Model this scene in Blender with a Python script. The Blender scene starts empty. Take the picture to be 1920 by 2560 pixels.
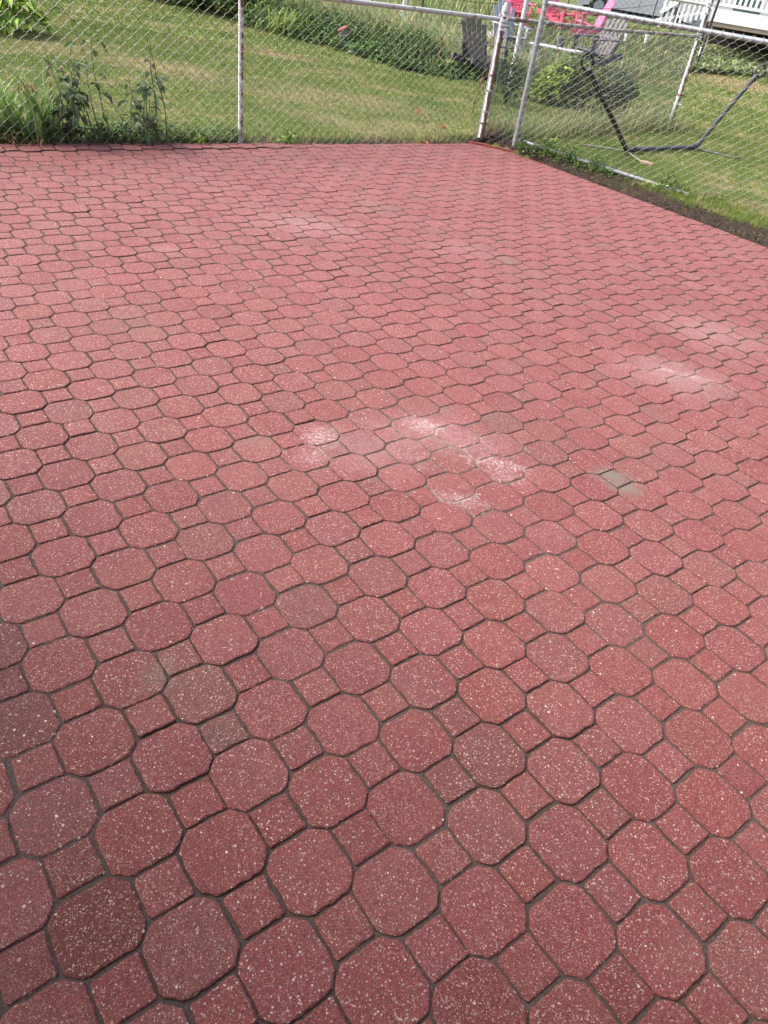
import bpy, math, random
import numpy as np
from mathutils import Matrix, Vector

rng = np.random.default_rng(7)
random.seed(7)
R_ = math.radians

# ------------------------------------------------------------------ camera
CAM_H = 1.638
PITCH, ROLL, FOC = 0.9116498, 0.1647324, 1779.75      # radians, radians, pixels of the 1920 px wide photograph
sc = bpy.context.scene
cp, sp = math.cos(PITCH), math.sin(PITCH)
cr, sr = math.cos(ROLL), math.sin(ROLL)
RM = np.array([[1, 0, 0], [0, cp, -sp], [0, sp, cp]]) @ np.array([[cr, -sr, 0], [sr, cr, 0], [0, 0, 1]])
cam_d = bpy.data.cameras.new('camera')
cam = bpy.data.objects.new('camera', cam_d)
sc.collection.objects.link(cam)
M4 = Matrix([list(RM[i]) + [0] for i in range(3)] + [[0, 0, 0, 1]])
cam.matrix_world = Matrix.Translation((0, 0, CAM_H)) @ M4
cam_d.sensor_fit = 'HORIZONTAL'
cam_d.sensor_width = 36
cam_d.lens = FOC / 1920 * 36
cam_d.clip_start = 0.02
cam_d.clip_end = 600
sc.camera = cam

# ------------------------------------------------------------------ world, sun, exposure
SUN_EL, SUN_AZ = R_(47), R_(-88)          # azimuth measured from +Y towards +X
w = bpy.data.worlds.new('World')
sc.world = w
w.use_nodes = True
nt = w.node_tree
nt.nodes.clear()
sky = nt.nodes.new('ShaderNodeTexSky')
sky.sky_type = 'NISHITA'
sky.sun_disc = False
sky.sun_elevation = SUN_EL
sky.sun_rotation = SUN_AZ
sky.air_density = 1.0
sky.dust_density = 6.2
sky.ozone_density = 1.0
bg = nt.nodes.new('ShaderNodeBackground')
bg.inputs[1].default_value = 0.15
wo = nt.nodes.new('ShaderNodeOutputWorld')
nt.links.new(sky.outputs[0], bg.inputs[0])
nt.links.new(bg.outputs[0], wo.inputs[0])
sun_d = bpy.data.lights.new('sun', 'SUN')
sun_d.energy = 1.2
sun_d.angle = R_(24)
sun_d.color = (1.0, 0.965, 0.92)
sun = bpy.data.objects.new('sun', sun_d)
sc.collection.objects.link(sun)
sdir = Vector((math.sin(SUN_AZ) * math.cos(SUN_EL), math.cos(SUN_AZ) * math.cos(SUN_EL), math.sin(SUN_EL)))
sun.rotation_euler = sdir.to_track_quat('Z', 'Y').to_euler()
sun.location = (0, 0, 12)
sc.view_settings.view_transform = 'Standard'
sc.view_settings.look = 'None'
sc.view_settings.gamma = 1
sc.view_settings.use_curve_mapping = False
sc.view_settings.exposure = 1.62

# ------------------------------------------------------------------ helpers
C = sc.collection


def sstep(a, b, x):
    t = np.clip((x - a) / (b - a), 0, 1)
    return t * t * (3 - 2 * t)


def lift(y):                                   # the yards rise gently behind the first lawn
    y = np.asarray(y, float)
    return 0.80 * sstep(18, 29, y)


EA0, EA1 = np.array([-3.61, 6.13]), np.array([0.41, 9.58])      # back edge of the patio
EB0, EB1 = np.array([0.55, 9.62]), np.array([3.05, 6.94])       # right edge
dA = (EA1 - EA0) / np.linalg.norm(EA1 - EA0); nA = np.array([-dA[1], dA[0]])
dB = (EB1 - EB0) / np.linalg.norm(EB1 - EB0); nB = np.array([-dB[1], dB[0]])
if nB @ np.array([1, 1]) < 0: nB = -nB


def outA(x, y): return (x - EA0[0]) * nA[0] + (y - EA0[1]) * nA[1]
def outB(x, y): return (x - EB0[0]) * nB[0] + (y - EB0[1]) * nB[1]


def gz(x, y):                                  # ground height
    x = np.asarray(x, float); y = np.asarray(y, float)
    z = lift(y) - 0.012
    z = z + 0.115 * np.exp(-(((x - 0.66) / 0.30) ** 2 + ((y - 9.95) / 0.33) ** 2))
    # low bank that carries the bottom rail
    bx, by = 0.902, -0.431
    u = (x - 0.81) * bx + (y - 9.44) * by
    v = (x - 0.81) * -by + (y - 9.44) * bx
    z = z + 0.085 * np.exp(-((u - 0.3) / 0.8) ** 2) * np.exp(-((v + 0.02) / 0.22) ** 2)
    ob = outB(x, y)
    z = z + 0.03 * sstep(0.25, 0.8, ob) * (1 - sstep(12, 14, y))
    near = np.exp(-((x * .18) ** 2 + ((y - 9) * .15) ** 2))
    z = z + near * (0.010 * np.sin(x * 9.1 + y * 4.7) * np.sin(y * 7.3 - x * 3.1) + 0.005 * np.sin(x * 23 + 1) * np.sin(y * 19))
    return z


def ray(px, py):
    d = RM @ np.array([(px - 960) / FOC, -(py - 1280) / FOC, -1.0])
    return d


def ground(px, py):                            # where a sight line meets the ground
    d = ray(px, py); z = 0.0
    for _ in range(60):
        t = (CAM_H - z) / -d[2]
        if t < 0: t = 60
        p = d[:2] * t
        z = 0.5 * z + 0.5 * float(lift(p[1]))
    return np.array([p[0], p[1], z])


def sight(px, py, dist):                       # point on a sight line at a given depth along y
    d = ray(px, py); t = dist / d[1]
    return np.array([d[0] * t, dist, CAM_H + d[2] * t])


def mesh_from(name, V, F, mats=None, smooth=False, col=None):
    me = bpy.data.meshes.new(name)
    V = np.asarray(V, np.float32).reshape(-1, 3)
    if isinstance(F, np.ndarray):
        k = F.shape[1]
        me.vertices.add(len(V)); me.vertices.foreach_set('co', V.ravel())
        me.loops.add(F.size); me.loops.foreach_set('vertex_index', F.astype(np.int32).ravel())
        me.polygons.add(len(F))
        me.polygons.foreach_set('loop_start', (np.arange(len(F)) * k).astype(np.int32))
        me.polygons.foreach_set('loop_total', np.full(len(F), k, np.int32))
        me.update(calc_edges=True)
    else:
        me.from_pydata([tuple(v) for v in V.tolist()], [], [tuple(f) for f in F])
        me.update()
    if smooth:
        me.polygons.foreach_set('use_smooth', np.ones(len(me.polygons), bool))
    if col is not None:
        a = me.attributes.new('tone', 'FLOAT_COLOR', 'POINT')
        c = np.ones((len(V), 4), np.float32); c[:, :3] = col
        a.data.foreach_set('color', c.ravel())
    for m in (mats or []): me.materials.append(m)
    return me


def link(name, me, parent=None, loc=None, rot=None):
    o = bpy.data.objects.new(name, me)
    C.objects.link(o)
    if parent is not None: o.parent = parent
    if loc is not None: o.location = loc
    if rot is not None: o.rotation_euler = rot
    return o


def empty(name, loc, label, cat, group=None, rz=0):
    o = bpy.data.objects.new(name, None); C.objects.link(o)
    o.empty_display_size = 0.1
    o.location = loc; o.rotation_euler = (0, 0, rz)
    o['label'] = label; o['category'] = cat
    if group: o['group'] = group
    return o


class MB:
    """collects simple shapes, built as one mesh"""
    def __init__(s): s.V = []; s.F = []; s.n = 0

    def add(s, V, F):
        V = np.asarray(V, float).reshape(-1, 3)
        s.V.append(V); s.F += [tuple(int(i) + s.n for i in f) for f in F]; s.n += len(V)
        return s

    def box(s, c, d, rot=None, bev=0.0):
        x, y, z = [q / 2 for q in d]
        b = min(bev, x * .9, y * .9, z * .9)
        if b <= 0:
            V = np.array([[i * x, j * y, k * z] for k in (-1, 1) for j in (-1, 1) for i in (-1, 1)])
            F = [(0, 2, 3, 1), (4, 5, 7, 6), (0, 1, 5, 4), (2, 6, 7, 3), (0, 4, 6, 2), (1, 3, 7, 5)]
        else:
            rings = []
            for zz, ins in ((-z, b), (-z + b, 0), (z - b, 0), (z, b)):
                a, c_ = x - ins, y - ins
                e = b * .7 if ins == 0 else b * .3
                rings.append([(a, -c_ + e, zz), (a, c_ - e, zz), (a - e, c_, zz), (-a + e, c_, zz), (-a, c_ - e, zz), (-a, -c_ + e, zz), (-a + e, -c_, zz), (a - e, -c_, zz)])
            V = np.array(sum(rings, []))
            F = [tuple(range(7, -1, -1)), tuple(range(24, 32))]
            for r in range(3):
                for i in range(8):
                    j = (i + 1) % 8
                    F.append((r * 8 + i, r * 8 + j, r * 8 + 8 + j, r * 8 + 8 + i))
        if rot is not None: V = V @ np.array(rot).T
        return s.add(V + np.array(c), F)

    def tube(s, pts, r, n=8, cap=True):
        pts = np.asarray(pts, float); m = len(pts)
        r = np.broadcast_to(np.asarray(r, float), (m,))
        T = np.gradient(pts, axis=0); T /= np.linalg.norm(T, axis=1)[:, None] + 1e-12
        up = np.array([0, 0, 1.0])
        if abs(T[0] @ up) > .9: up = np.array([1.0, 0, 0])
        V = []
        N = up - T[0] * (up @ T[0]); N /= np.linalg.norm(N)
        for i in range(m):
            N = N - T[i] * (N @ T[i]); N /= np.linalg.norm(N) + 1e-12
            B = np.cross(T[i], N)
            a = np.arange(n) * 2 * math.pi / n
            V.append(pts[i] + r[i] * (np.cos(a)[:, None] * N + np.sin(a)[:, None] * B))
        V = np.concatenate(V); F = []
        for i in range(m - 1):
            for k in range(n):
                l = (k + 1) % n
                F.append((i * n + k, i * n + l, i * n + n + l, i * n + n + k))
        if cap:
            F.append(tuple(range(n - 1, -1, -1))); F.append(tuple(range((m - 1) * n, m * n)))
        return s.add(V, F)

    def prism(s, poly, a, b, axis=1):
        # polygon in the two other axes, extruded between a and b
        n = len(poly); V = []
        for t in (a, b):
            for p in poly:
                q = [p[0], p[1]]; q.insert(axis, t); V.append(q)
        F = [tuple(range(n)), tuple(range(2 * n - 1, n - 1, -1))]
        for i in range(n):
            j = (i + 1) % n
            F.append((i, i + n, j + n, j))
        return s.add(V, F)

    def mesh(s, name, mat, smooth=False):
        me = bpy.data.meshes.new(name)
        me.from_pydata([tuple(v) for v in np.concatenate(s.V).tolist()], [], s.F)
        me.update(); me.materials.append(mat)
        if smooth:
            me.polygons.foreach_set('use_smooth', np.ones(len(me.polygons), bool))
            try: me.set_sharp_from_angle(angle=R_(40))
            except Exception: pass
        return me

    def build(s, name, mat, parent=None, smooth=False, loc=None, rot=None):
        return link(name, s.mesh(name, mat, smooth), parent, loc, rot)


def rotz(a): return np.array([[math.cos(a), -math.sin(a), 0], [math.sin(a), math.cos(a), 0], [0, 0, 1]])
def rotx(a): return np.array([[1, 0, 0], [0, math.cos(a), -math.sin(a)], [0, math.sin(a), math.cos(a)]])
def roty(a): return np.array([[math.cos(a), 0, math.sin(a)], [0, 1, 0], [-math.sin(a), 0, math.cos(a)]])


# ------------------------------------------------------------------ materials
class NG:
    def __init__(s, name, rough=0.8, spec=0.3):
        s.m = bpy.data.materials.new(name); s.m.use_nodes = True
        s.t = s.m.node_tree; s.t.nodes.clear()
        s.out = s.n('ShaderNodeOutputMaterial')
        s.b = s.n('ShaderNodeBsdfPrincipled')
        s.b.inputs['Roughness'].default_value = rough
        s.b.inputs['Specular IOR Level'].default_value = spec
        s.l(s.b.outputs[0], s.out.inputs[0])
        g = s.n('ShaderNodeNewGeometry'); s.pos = g.outputs['Position']; s.geo = g

    def n(s, typ, **k):
        x = s.t.nodes.new(typ)
        for a, b in k.items(): setattr(x, a, b)
        return x

    def l(s, a, b): s.t.links.new(a, b)

    def put(s, v, inp):
        if isinstance(v, (int, float)): inp.default_value = v
        elif isinstance(v, tuple): inp.default_value = (*v, 1) if len(v) == 3 and len(inp.default_value) == 4 else v
        else: s.l(v, inp)

    def noise(s, scale, detail=3, rough=.55, vec=None, dist=0):
        x = s.n('ShaderNodeTexNoise'); s.l(vec or s.pos, x.inputs['Vector'])
        x.inputs['Scale'].default_value = scale; x.inputs['Detail'].default_value = detail
        x.inputs['Roughness'].default_value = rough; x.inputs['Distortion'].default_value = dist
        return x.outputs['Fac']

    def vor(s, scale, vec=None, feature='F1'):
        x = s.n('ShaderNodeTexVoronoi'); s.l(vec or s.pos, x.inputs['Vector']); x.feature = feature
        x.inputs['Scale'].default_value = scale
        return x

    def ramp(s, fac, stops, interp='LINEAR'):
        x = s.n('ShaderNodeValToRGB'); s.l(fac, x.inputs[0]); x.color_ramp.interpolation = interp
        e = x.color_ramp.elements
        while len(e) > 1: e.remove(e[-1])
        for i, (p, c) in enumerate(stops):
            q = e[0] if i == 0 else e.new(p)
            q.position = p; q.color = (*c, 1) if not isinstance(c, (int, float)) else (c, c, c, 1)
        return x.outputs[0]

    def mix(s, fac, a, b, mode='MIX'):
        x = s.n('ShaderNodeMix', data_type='RGBA', blend_type=mode)
        s.put(fac, x.inputs[0]); s.put(a, x.inputs[6]); s.put(b, x.inputs[7])
        return x.outputs[2]

    def math(s, op, a, b=0.0, c=None):
        x = s.n('ShaderNodeMath', operation=op); s.put(a, x.inputs[0]); s.put(b, x.inputs[1])
        if c is not None: s.put(c, x.inputs[2])
        return x.outputs[0]

    def vmath(s, op, a, b):
        x = s.n('ShaderNodeVectorMath', operation=op)
        for v, i in ((a, x.inputs[0]), (b, x.inputs[1])):
            if isinstance(v, tuple): i.default_value = v
            else: s.l(v, i)
        return x

    def rng(s, v, a, b, c=0.0, d=1.0):
        x = s.n('ShaderNodeMapRange'); s.l(v, x.inputs[0])
        for i, q in enumerate((a, b, c, d)): x.inputs[i + 1].default_value = q
        return x.outputs[0]

    def base(s, c): s.put(c, s.b.inputs['Base Color']); return s

    def bump(s, h, strength=.4, dist=.01):
        x = s.n('ShaderNodeBump'); x.inputs['Strength'].default_value = strength
        x.inputs['Distance'].default_value = dist
        s.l(h, x.inputs['Height']); s.l(x.outputs[0], s.b.inputs['Normal']); return s


def blob(g, x, y, rx, ry, rot=0.0, wob=None):
    """soft round mask at a spot of the ground (a stain with its own outline)"""
    v = g.vmath('SUBTRACT', g.pos, (x, y, 0)).outputs[0]
    mp = g.n('ShaderNodeMapping'); mp.vector_type = 'TEXTURE'
    mp.inputs['Rotation'].default_value = (0, 0, rot); mp.inputs['Scale'].default_value = (rx, ry, 50)
    g.l(v, mp.inputs[0])
    ln = g.vmath('LENGTH', mp.outputs[0], (0, 0, 0)).outputs['Value']
    if wob is not None: ln = g.math('ADD', ln, wob)
    return g.rng(ln, 1.0, 0.15)


def paver_mat(name, joined):
    g = NG(name, 0.70, 0.42)
    pass
    if joined:
        a = g.n('ShaderNodeAttribute', attribute_name='tone'); rnd = g.n('ShaderNodeSeparateColor'); own = None
        g.l(a.outputs['Color'], rnd.inputs[0]); r1 = rnd.outputs[0]; r2 = rnd.outputs[1]
    else:
        oi = g.n('ShaderNodeObjectInfo'); r1 = oi.outputs['Random']; own = oi.outputs['Color']
        r2 = g.math('FRACT', g.math('MULTIPLY', r1, 37.7))
    red = g.ramp(r1, [(0, (.162, .031, .029)), (.3, (.188, .042, .040)), (.62, (.203, .054, .051)), (.86, (.190, .060, .056)), (1, (.145, .046, .040))])
    big = g.noise(2.3, 4, .6)
    red = g.mix(g.rng(big, .48, .72), red, (.215, .065, .058))
    mid = g.noise(38, 4, .65)
    red = g.mix(g.rng(mid, .36, .60), g.mix(.34, red, (.085, .016, .015)), red)
    if own is not None: red = g.mix(1.0, red, own, 'MULTIPLY')
    # fine matrix grain
    fine = g.vor(520)
    fr = g.n('ShaderNodeSeparateColor'); g.l(fine.outputs['Color'], fr.inputs[0])
    col = g.mix(g.rng(fr.outputs[0], .0, 1.0, 0, .45), red, (.32, .072, .072))
    col = g.mix(g.rng(fr.outputs[1], .78, .95, 0, .85), col, (.030, .009, .011))
    # aggregate: small and larger stones showing in the surface
    wear = g.math('ADD', g.math('MULTIPLY', r2, .5), g.math('MULTIPLY', g.noise(5, 3), .9))

    nz = g.n('ShaderNodeTexNoise'); g.l(g.pos, nz.inputs[0]); nz.inputs['Scale'].default_value = 300; nz.inputs['Detail'].default_value = 2
    wv_ = g.vmath('SCALE', nz.outputs['Color'], (0, 0, 0)); wv_.inputs['Scale'].default_value = .0045
    warped = g.vmath('ADD', g.pos, (0, 0, 0)); g.l(wv_.outputs[0], warped.inputs[1]); warped = warped.outputs[0]

    def agg(scale, share, rad, c):
        v = g.vor(scale, warped); s = g.n('ShaderNodeSeparateColor'); g.l(v.outputs['Color'], s.inputs[0])
        pick = g.math('GREATER_THAN', g.math('ADD', s.outputs[0], g.math('MULTIPLY', wear, .10)), share)
        size = g.math('LESS_THAN', v.outputs['Distance'], g.math('MULTIPLY', s.outputs[2], rad))
        k = g.math('MULTIPLY', pick, size)
        tint = g.ramp(s.outputs[1], c, 'CONSTANT')
        return k, tint
    pinks = [(0, (.46, .21, .18)), (.3, (.55, .33, .27)), (.55, (.60, .47, .38)), (.75, (.36, .17, .15)), (.9, (.62, .58, .50))]
    stones = [(0, (.58, .45, .36)), (.25, (.66, .60, .52)), (.45, (.24, .22, .20)), (.6, (.50, .28, .22)), (.78, (.70, .66, .58)), (.93, (.07, .075, .08))]
    k1, t1 = agg(400, .66, .70, pinks); col = g.mix(g.math('MULTIPLY', k1, .50), col, t1)
    k2, t2 = agg(250, .86, .60, stones); col = g.mix(g.math('MULTIPLY', k2, .68), col, t2)
    k3, t3 = agg(130, .982, .50, stones); col = g.mix(g.math('MULTIPLY', k3, .9), col, t3)
    # dirt, lichen-grey stones, greenish stones
    col = g.mix(g.rng(g.noise(1.1, 5, .62), .55, .75, 0, .40), col, (.17, .105, .085))
    wob = g.math('MULTIPLY', g.math('SUBTRACT', g.noise(14, 5, .7), .5), 1.7)
    wob2 = g.math('MULTIPLY', g.math('SUBTRACT', g.noise(30, 5, .75), .5), 3.2)

    chalk = g.rng(g.noise(70, 6, .85), .46, .60)

    def stain(px, py, rx, ry, c, amt, hard=False):
        nonlocal col
        q = ground(px, py)
        m = blob(g, q[0], q[1], rx * (1.5 if hard else 1), ry * (1.5 if hard else 1), R_(-3), wob2 if hard else wob)
        if hard: m = g.math('MULTIPLY', m, chalk)
        col = g.mix(g.math('MULTIPLY', m, amt), col, c)
    # chalky efflorescence
    for a in ((930, 1130, .30, .26, .16), (1080, 1080, .34, .22, .16), (1690, 940, .42, .30, .22), (760, 560, .55, .35, .16), (1780, 830, .45, .40, .18), (420, 625, .12, .12, .10), (1160, 620, .30, .28, .10)):
        stain(a[0], a[1], a[2], a[3], (.52, .38, .38), a[4] * 1.0)
    for a in ((800, 1092, .060, .075, .75), (775, 1145, .05, .06, .45), (1062, 1062, .085, .05, .70), (1245, 1158, .11, .035, .75), (1265, 1190, .09, .05, .45), (1150, 1248, .09, .04, .5), (1665, 925, .05, .02, .8), (1740, 945, .07, .04, .5), (1180, 1105, .14, .10, .25)):
        stain(a[0], a[1], a[2], a[3], (.68, .58, .60), a[4] * .95, True)
    # greenish grey growth on a few stones
    for a in ((1528, 1192, .12, .085, 1.0), (1565, 1222, .11, .07, .7), (1230, 1035, .10, .09, .15), (1120, 1025, .09, .08, .28), (640, 1100, .09, .07, .28), (400, 1690, .08, .09, .30), (1270, 650, .10, .10, .32)):
        stain(a[0], a[1], a[2], a[3], (.165, .150, .125), a[4])
    # darker, damp stones and worn brown ones near the left
    for a in ((10, 1705, .09, .12, .5), (30, 1800, .10, .10, .4)):
        stain(a[0], a[1], a[2], a[3], (.06, .018, .012), a[4] * .35)
    g.base(col)
    h = g.math('ADD', g.math('MULTIPLY', fine.outputs['Distance'], .4), g.math('MULTIPLY', g.noise(170, 4, .75), 1.6))
    h = g.math('ADD', h, g.math('MULTIPLY', k2, .25))
    h = g.math('ADD', h, g.math('MULTIPLY', g.noise(26, 2), .6))
    g.bump(h, .95, .006)
    return g.m


M_PAVER = paver_mat('red_concrete', False)
M_PAVER_J = paver_mat('red_concrete_joined', True)

g = NG('joint_sand', .95, .1)
c = g.ramp(g.noise(160, 4, .7), [(.3, (.042, .032, .028)), (.55, (.080, .062, .055)), (.75, (.13, .108, .095))])
c = g.mix(g.rng(g.noise(3, 3), .5, .7), c, (.060, .048, .036))
wj = g.math('MULTIPLY', g.math('SUBTRACT', g.noise(30, 5, .75), .5), 3.2)
for a in ((800, 1092, .09, .11, .5), (775, 1145, .08, .09, .4), (1062, 1062, .13, .08, .5), (1245, 1158, .16, .06, .5), (1150, 1248, .13, .06, .4), (1180, 1105, .25, .2, .3), (1690, 935, .2, .1, .5)):
    q = ground(a[0], a[1]); c = g.mix(g.math('MULTIPLY', blob(g, q[0], q[1], a[2] * 1.4, a[3] * 1.4, 0, wj), a[4]), c, (.5, .44, .42))
g.base(c).bump(g.noise(300, 3, .7), .8, .004); M_SAND = g.m

g = NG('soil', .97, .08)
c = g.ramp(g.noise(26, 6, .7), [(.3, (.022, .016, .012)), (.5, (.058, .044, .036)), (.68, (.105, .084, .070)), (.8, (.16, .135, .11))])
v = g.vor(70); c = g.mix(g.rng(v.outputs['Distance'], 0, .5, .45, 0), c, (.02, .015, .012))
g.base(c).bump(g.math('ADD', g.noise(40, 6, .75), g.noise(150, 3, .7)), 1.0, .03); M_SOIL = g.m


def lawn_colour(g, bright=1.0):
    n1 = g.noise(.75, 5, .6); n2 = g.noise(3.4, 5, .65, dist=.6); n3 = g.noise(11, 4, .6)
    green = g.ramp(n1, [(.30, tuple(q * bright for q in (.100, .160, .034))), (.55, tuple(q * bright for q in (.140, .194, .046))), (.75, tuple(q * bright for q in (.190, .214, .064)))])
    dry = g.rng(g.math('ADD', g.math('MULTIPLY', n2, .65), g.math('MULTIPLY', n1, .45)), .565, .72)
    wb = g.math('MULTIPLY', g.math('SUBTRACT', g.noise(2.4, 6, .72), .5), 2.4)
    for px, py, rx, ry, am in ((400, 165, 1.5, .9, .75), (150, 110, 1.6, 1.1, .5), (520, 195, 1.2, .7, .6), (700, 138, 1.1, .45, .85), (900, 250, 2.0, .8, .6), (720, 240, 1.2, .7, .55), (840, 300, 1.3, .5, .6), (1010, 310, .9, .45, .6), (1850, 208, 1.8, .8, .9), (1800, 245, .8, .4, .6), (1915, 275, .6, .35, .6), (1900, 520, .5, .3, .6), (1690, 320, .25, .15, .8), (1790, 470, .35, .25, .7), (1480, 185, 1.5, .5, .8), (1640, 205, 1.2, .4, .8)):
        q = ground(px, py)
        dry = g.math('MAXIMUM', dry, g.math('MULTIPLY', blob(g, q[0], q[1], rx, ry, R_(-12), wb), am))
    return g.mix(g.math('MULTIPLY', dry, .80), green, tuple(q * bright for q in (.38, .315, .185))), n3


g = NG('lawn_ground', .95, .1)
c, n3 = lawn_colour(g, .75)
c = g.mix(g.rng(n3, .45, .75, 0, .5), c, (.06, .05, .03))
# dry worn patches
for px, py, rx, ry in ((1860, 215, 2.2, .9), (1480, 170, 1.6, .8)):
    q = ground(px, py)
    c = g.mix(g.math('MULTIPLY', blob(g, q[0], q[1], rx, ry, 0, g.math('SUBTRACT', g.noise(2, 4), .5)), .6), c, (.26, .20, .10))
g.base(c).bump(g.noise(90, 4, .7), .8, .03); M_LAWN = g.m


def blade_mat(name, fn, tr=.25):
    g = NG(name, .6, .15)
    a = g.n('ShaderNodeAttribute', attribute_name='tone')
    if name == 'dry_stalk': a = g.n('ShaderNodeRGB'); a.outputs[0].default_value = (1, 1, 1, 1)
    g.base(g.mix(1.0, fn(g), a.outputs['Color'], 'MULTIPLY'))
    # thin leaves let light through
    d = g.n('ShaderNodeBsdfTranslucent')
    g.l(g.mix(1.0, fn(g), a.outputs['Color'], 'MULTIPLY'), d.inputs[0])
    m = g.n('ShaderNodeMixShader'); m.inputs[0].default_value = tr
    g.l(g.b.outputs[0], m.inputs[1]); g.l(d.outputs[0], m.inputs[2]); g.l(m.outputs[0], g.out.inputs[0])
    return g.m


M_GRASS = blade_mat('grass_blades', lambda g: lawn_colour(g)[0])
def flat(cc): return lambda g: g.ramp(g.noise(4, 3), [(.3, tuple(q * .8 for q in cc)), (.7, tuple(q * 1.15 for q in cc))])
M_LEAF_B = blade_mat('bright_leaf', flat((.22, .31, .06)), .3)
M_LEAF_D = blade_mat('dark_leaf', flat((.085, .155, .048)), .25)
M_LEAF_G = blade_mat('grey_green_leaf', flat((.105, .150, .085)), .2)
M_IRIS = blade_mat('iris_leaf', flat((.16, .27, .08)), .3)
M_WEED = blade_mat('weed_leaf', flat((.20, .25, .12)), .25)
M_DRY = blade_mat('dry_leaf', flat((.32, .20, .11)), .2)
M_STALK = blade_mat('dry_stalk', flat((.30, .27, .15)), .1)
M_FLOWER = blade_mat('orange_petal', flat((.80, .22, .04)), .3)


def metal(name, c, rough=.5, met=.0, rust=None, amt=.5, side=None):
    g = NG(name, rough, .4)
    n = g.noise(18, 5, .65)
    col = g.mix(g.rng(n, .35, .7), c, tuple(q * .78 for q in c))
    if rust:
        k = g.noise(9, 6, .72)
        if side is not None:                    # old paint has come off one side of the tube
            d = g.vmath('DOT_PRODUCT', g.geo.outputs['Normal'], side).outputs['Value']
            k = g.math('ADD', k, g.math('MULTIPLY', d, .32))
        col = g.mix(g.rng(k, amt, amt + .03), col, g.ramp(g.noise(40, 4), [(.3, tuple(q * .6 for q in rust)), (.7, rust)]))
    g.base(col); g.b.inputs['Metallic'].default_value = met
    g.bump(g.noise(120, 3), .15, .002)
    return g.m


M_GALV = metal('galvanised_steel', (.34, .36, .40), .42, .55)
M_WIRE = metal('galvanised_wire', (.28, .28, .255), .45, .35)
M_WIRE_FAR = metal('old_wire', (.19, .20, .19), .5, .35)
M_RAIL_OLD = metal('weathered_rail', (.52, .51, .48), .6, .2, (.26, .16, .11), .60)
M_POST_OLD = metal('flaking_white_post', (.62, .60, .64), .6, .0, (.22, .135, .105), .58, (.8, -.55, 0))
M_POST_LINE = metal('lilac_grey_post', (.58, .57, .61), .55, .1, (.22, .12, .09), .76, (.85, -.5, 0))
M_RUST = metal('rusty_fitting', (.20, .11, .08), .8, .1)
M_WHITE = metal('white_paint', (.72, .72, .74), .55)
M_BLACK = metal('black_steel', (.035, .034, .036), .5)
M_BLACK2 = metal('black_steel_faded', (.060, .060, .066), .45)


def plain(name, c, rough=.7, n=20, k=.82, spec=.3, met=0):
    g = NG(name, rough, spec)
    g.base(g.mix(g.rng(g.noise(n, 5, .65), .35, .7), c, tuple(q * k for q in c)))
    g.b.inputs['Metallic'].default_value = met
    g.bump(g.noise(n * 6, 3), .2, .003)
    return g.m


# ------------------------------------------------------------------ ground sheet
def axis(parts):
    return np.unique(np.concatenate([np.arange(a, b, st) for a, b, st in parts]).round(4))


xs = axis([(-160, -30, 10), (-30, -6, 1.5), (-6, 8, .12), (8, 30, 1.2), (30, 161, 10)])
ys = axis([(-60, -4, 4), (-4, 5, .5), (5, 14, .12), (14, 36, .5), (36, 261, 12)])
X, Y = np.meshgrid(xs, ys)
Z = gz(X, Y)
inside = (outA(X, Y) < .45) & (outB(X, Y) < .45)
deep = (outA(X, Y) < -.05) & (outB(X, Y) < -.05)
Z = np.where(inside, Z - .035, Z); Z = np.where(deep, -.09, Z)
nx, ny = len(xs), len(ys)
ii = (np.arange(ny - 1)[:, None] * nx + np.arange(nx - 1)[None]).ravel()
F = np.stack([ii, ii + 1, ii + nx + 1, ii + nx], 1)
lawn = link('lawn', mesh_from('lawn', np.stack([X, Y, Z], -1).reshape(-1, 3), F, [M_LAWN], True))
lawn['kind'] = 'structure'

# patio bed (sand in the joints)
P0 = EA0 - dA * 4.2; PC = np.array([.50, 9.62]); P3 = EB1 + dB * 4.6
wallp = -nA * 1.10
def to_wall(p): return p - nA * float((p - wallp) @ nA)
poly = [P0, EA1 - dA * .02, EA1 + .1 * dB, EB0 + dB * .02, P3, to_wall(P3), to_wall(P0)]
V = [(*(p - .004 * (nA if i < 2 else 0)), -.0052) for i, p in enumerate(poly)]
patio = link('patio', mesh_from('patio', V, [tuple(range(len(V) - 1, -1, -1))], [M_SAND]))
patio['kind'] = 'structure'
if patio.data.polygons[0].normal.z < 0: patio.data.flip_normals()


# soil strips that hug the two edges, real lumps of earth
def strip(a, d, n, L0, L1, W, name, lump):
    us = np.arange(L0, L1, .03); vs = np.concatenate([[-.004, 0.0], np.arange(.02, W, .03)])
    U, Vv = np.meshgrid(us, vs)
    x = a[0] + d[0] * U + n[0] * Vv; y = a[1] + d[1] * U + n[1] * Vv
    z = gz(x, y)
    k = sstep(0, .05, Vv)
    rr = rng.random(U.shape) * lump
    z = np.where(Vv <= 0.0, -.03, (z + rr * .6 + .006 * np.sin(U * 31 + Vv * 17) * lump / .02) * k - .006 * (1 - k))
    z = z - .05 * sstep(W - .12, W, Vv)
    m, q = U.shape
    ii = (np.arange(m - 1)[:, None] * q + np.arange(q - 1)[None]).ravel()
    F = np.stack([ii, ii + 1, ii + q + 1, ii + q], 1)
    o = link(name, mesh_from(name, np.stack([x, y, z], -1).reshape(-1, 3), F, [M_SOIL], False)); o['kind'] = 'structure'
    return o


strip(EB0 - dB * .25, dB, nB, 0, 5.6, .66, 'soil', .020)
strip(EA0 - dA * 3, dA, nA, 0, np.linalg.norm(EA1 - EA0) + 3.35, .42, 'soil', .014)
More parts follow.
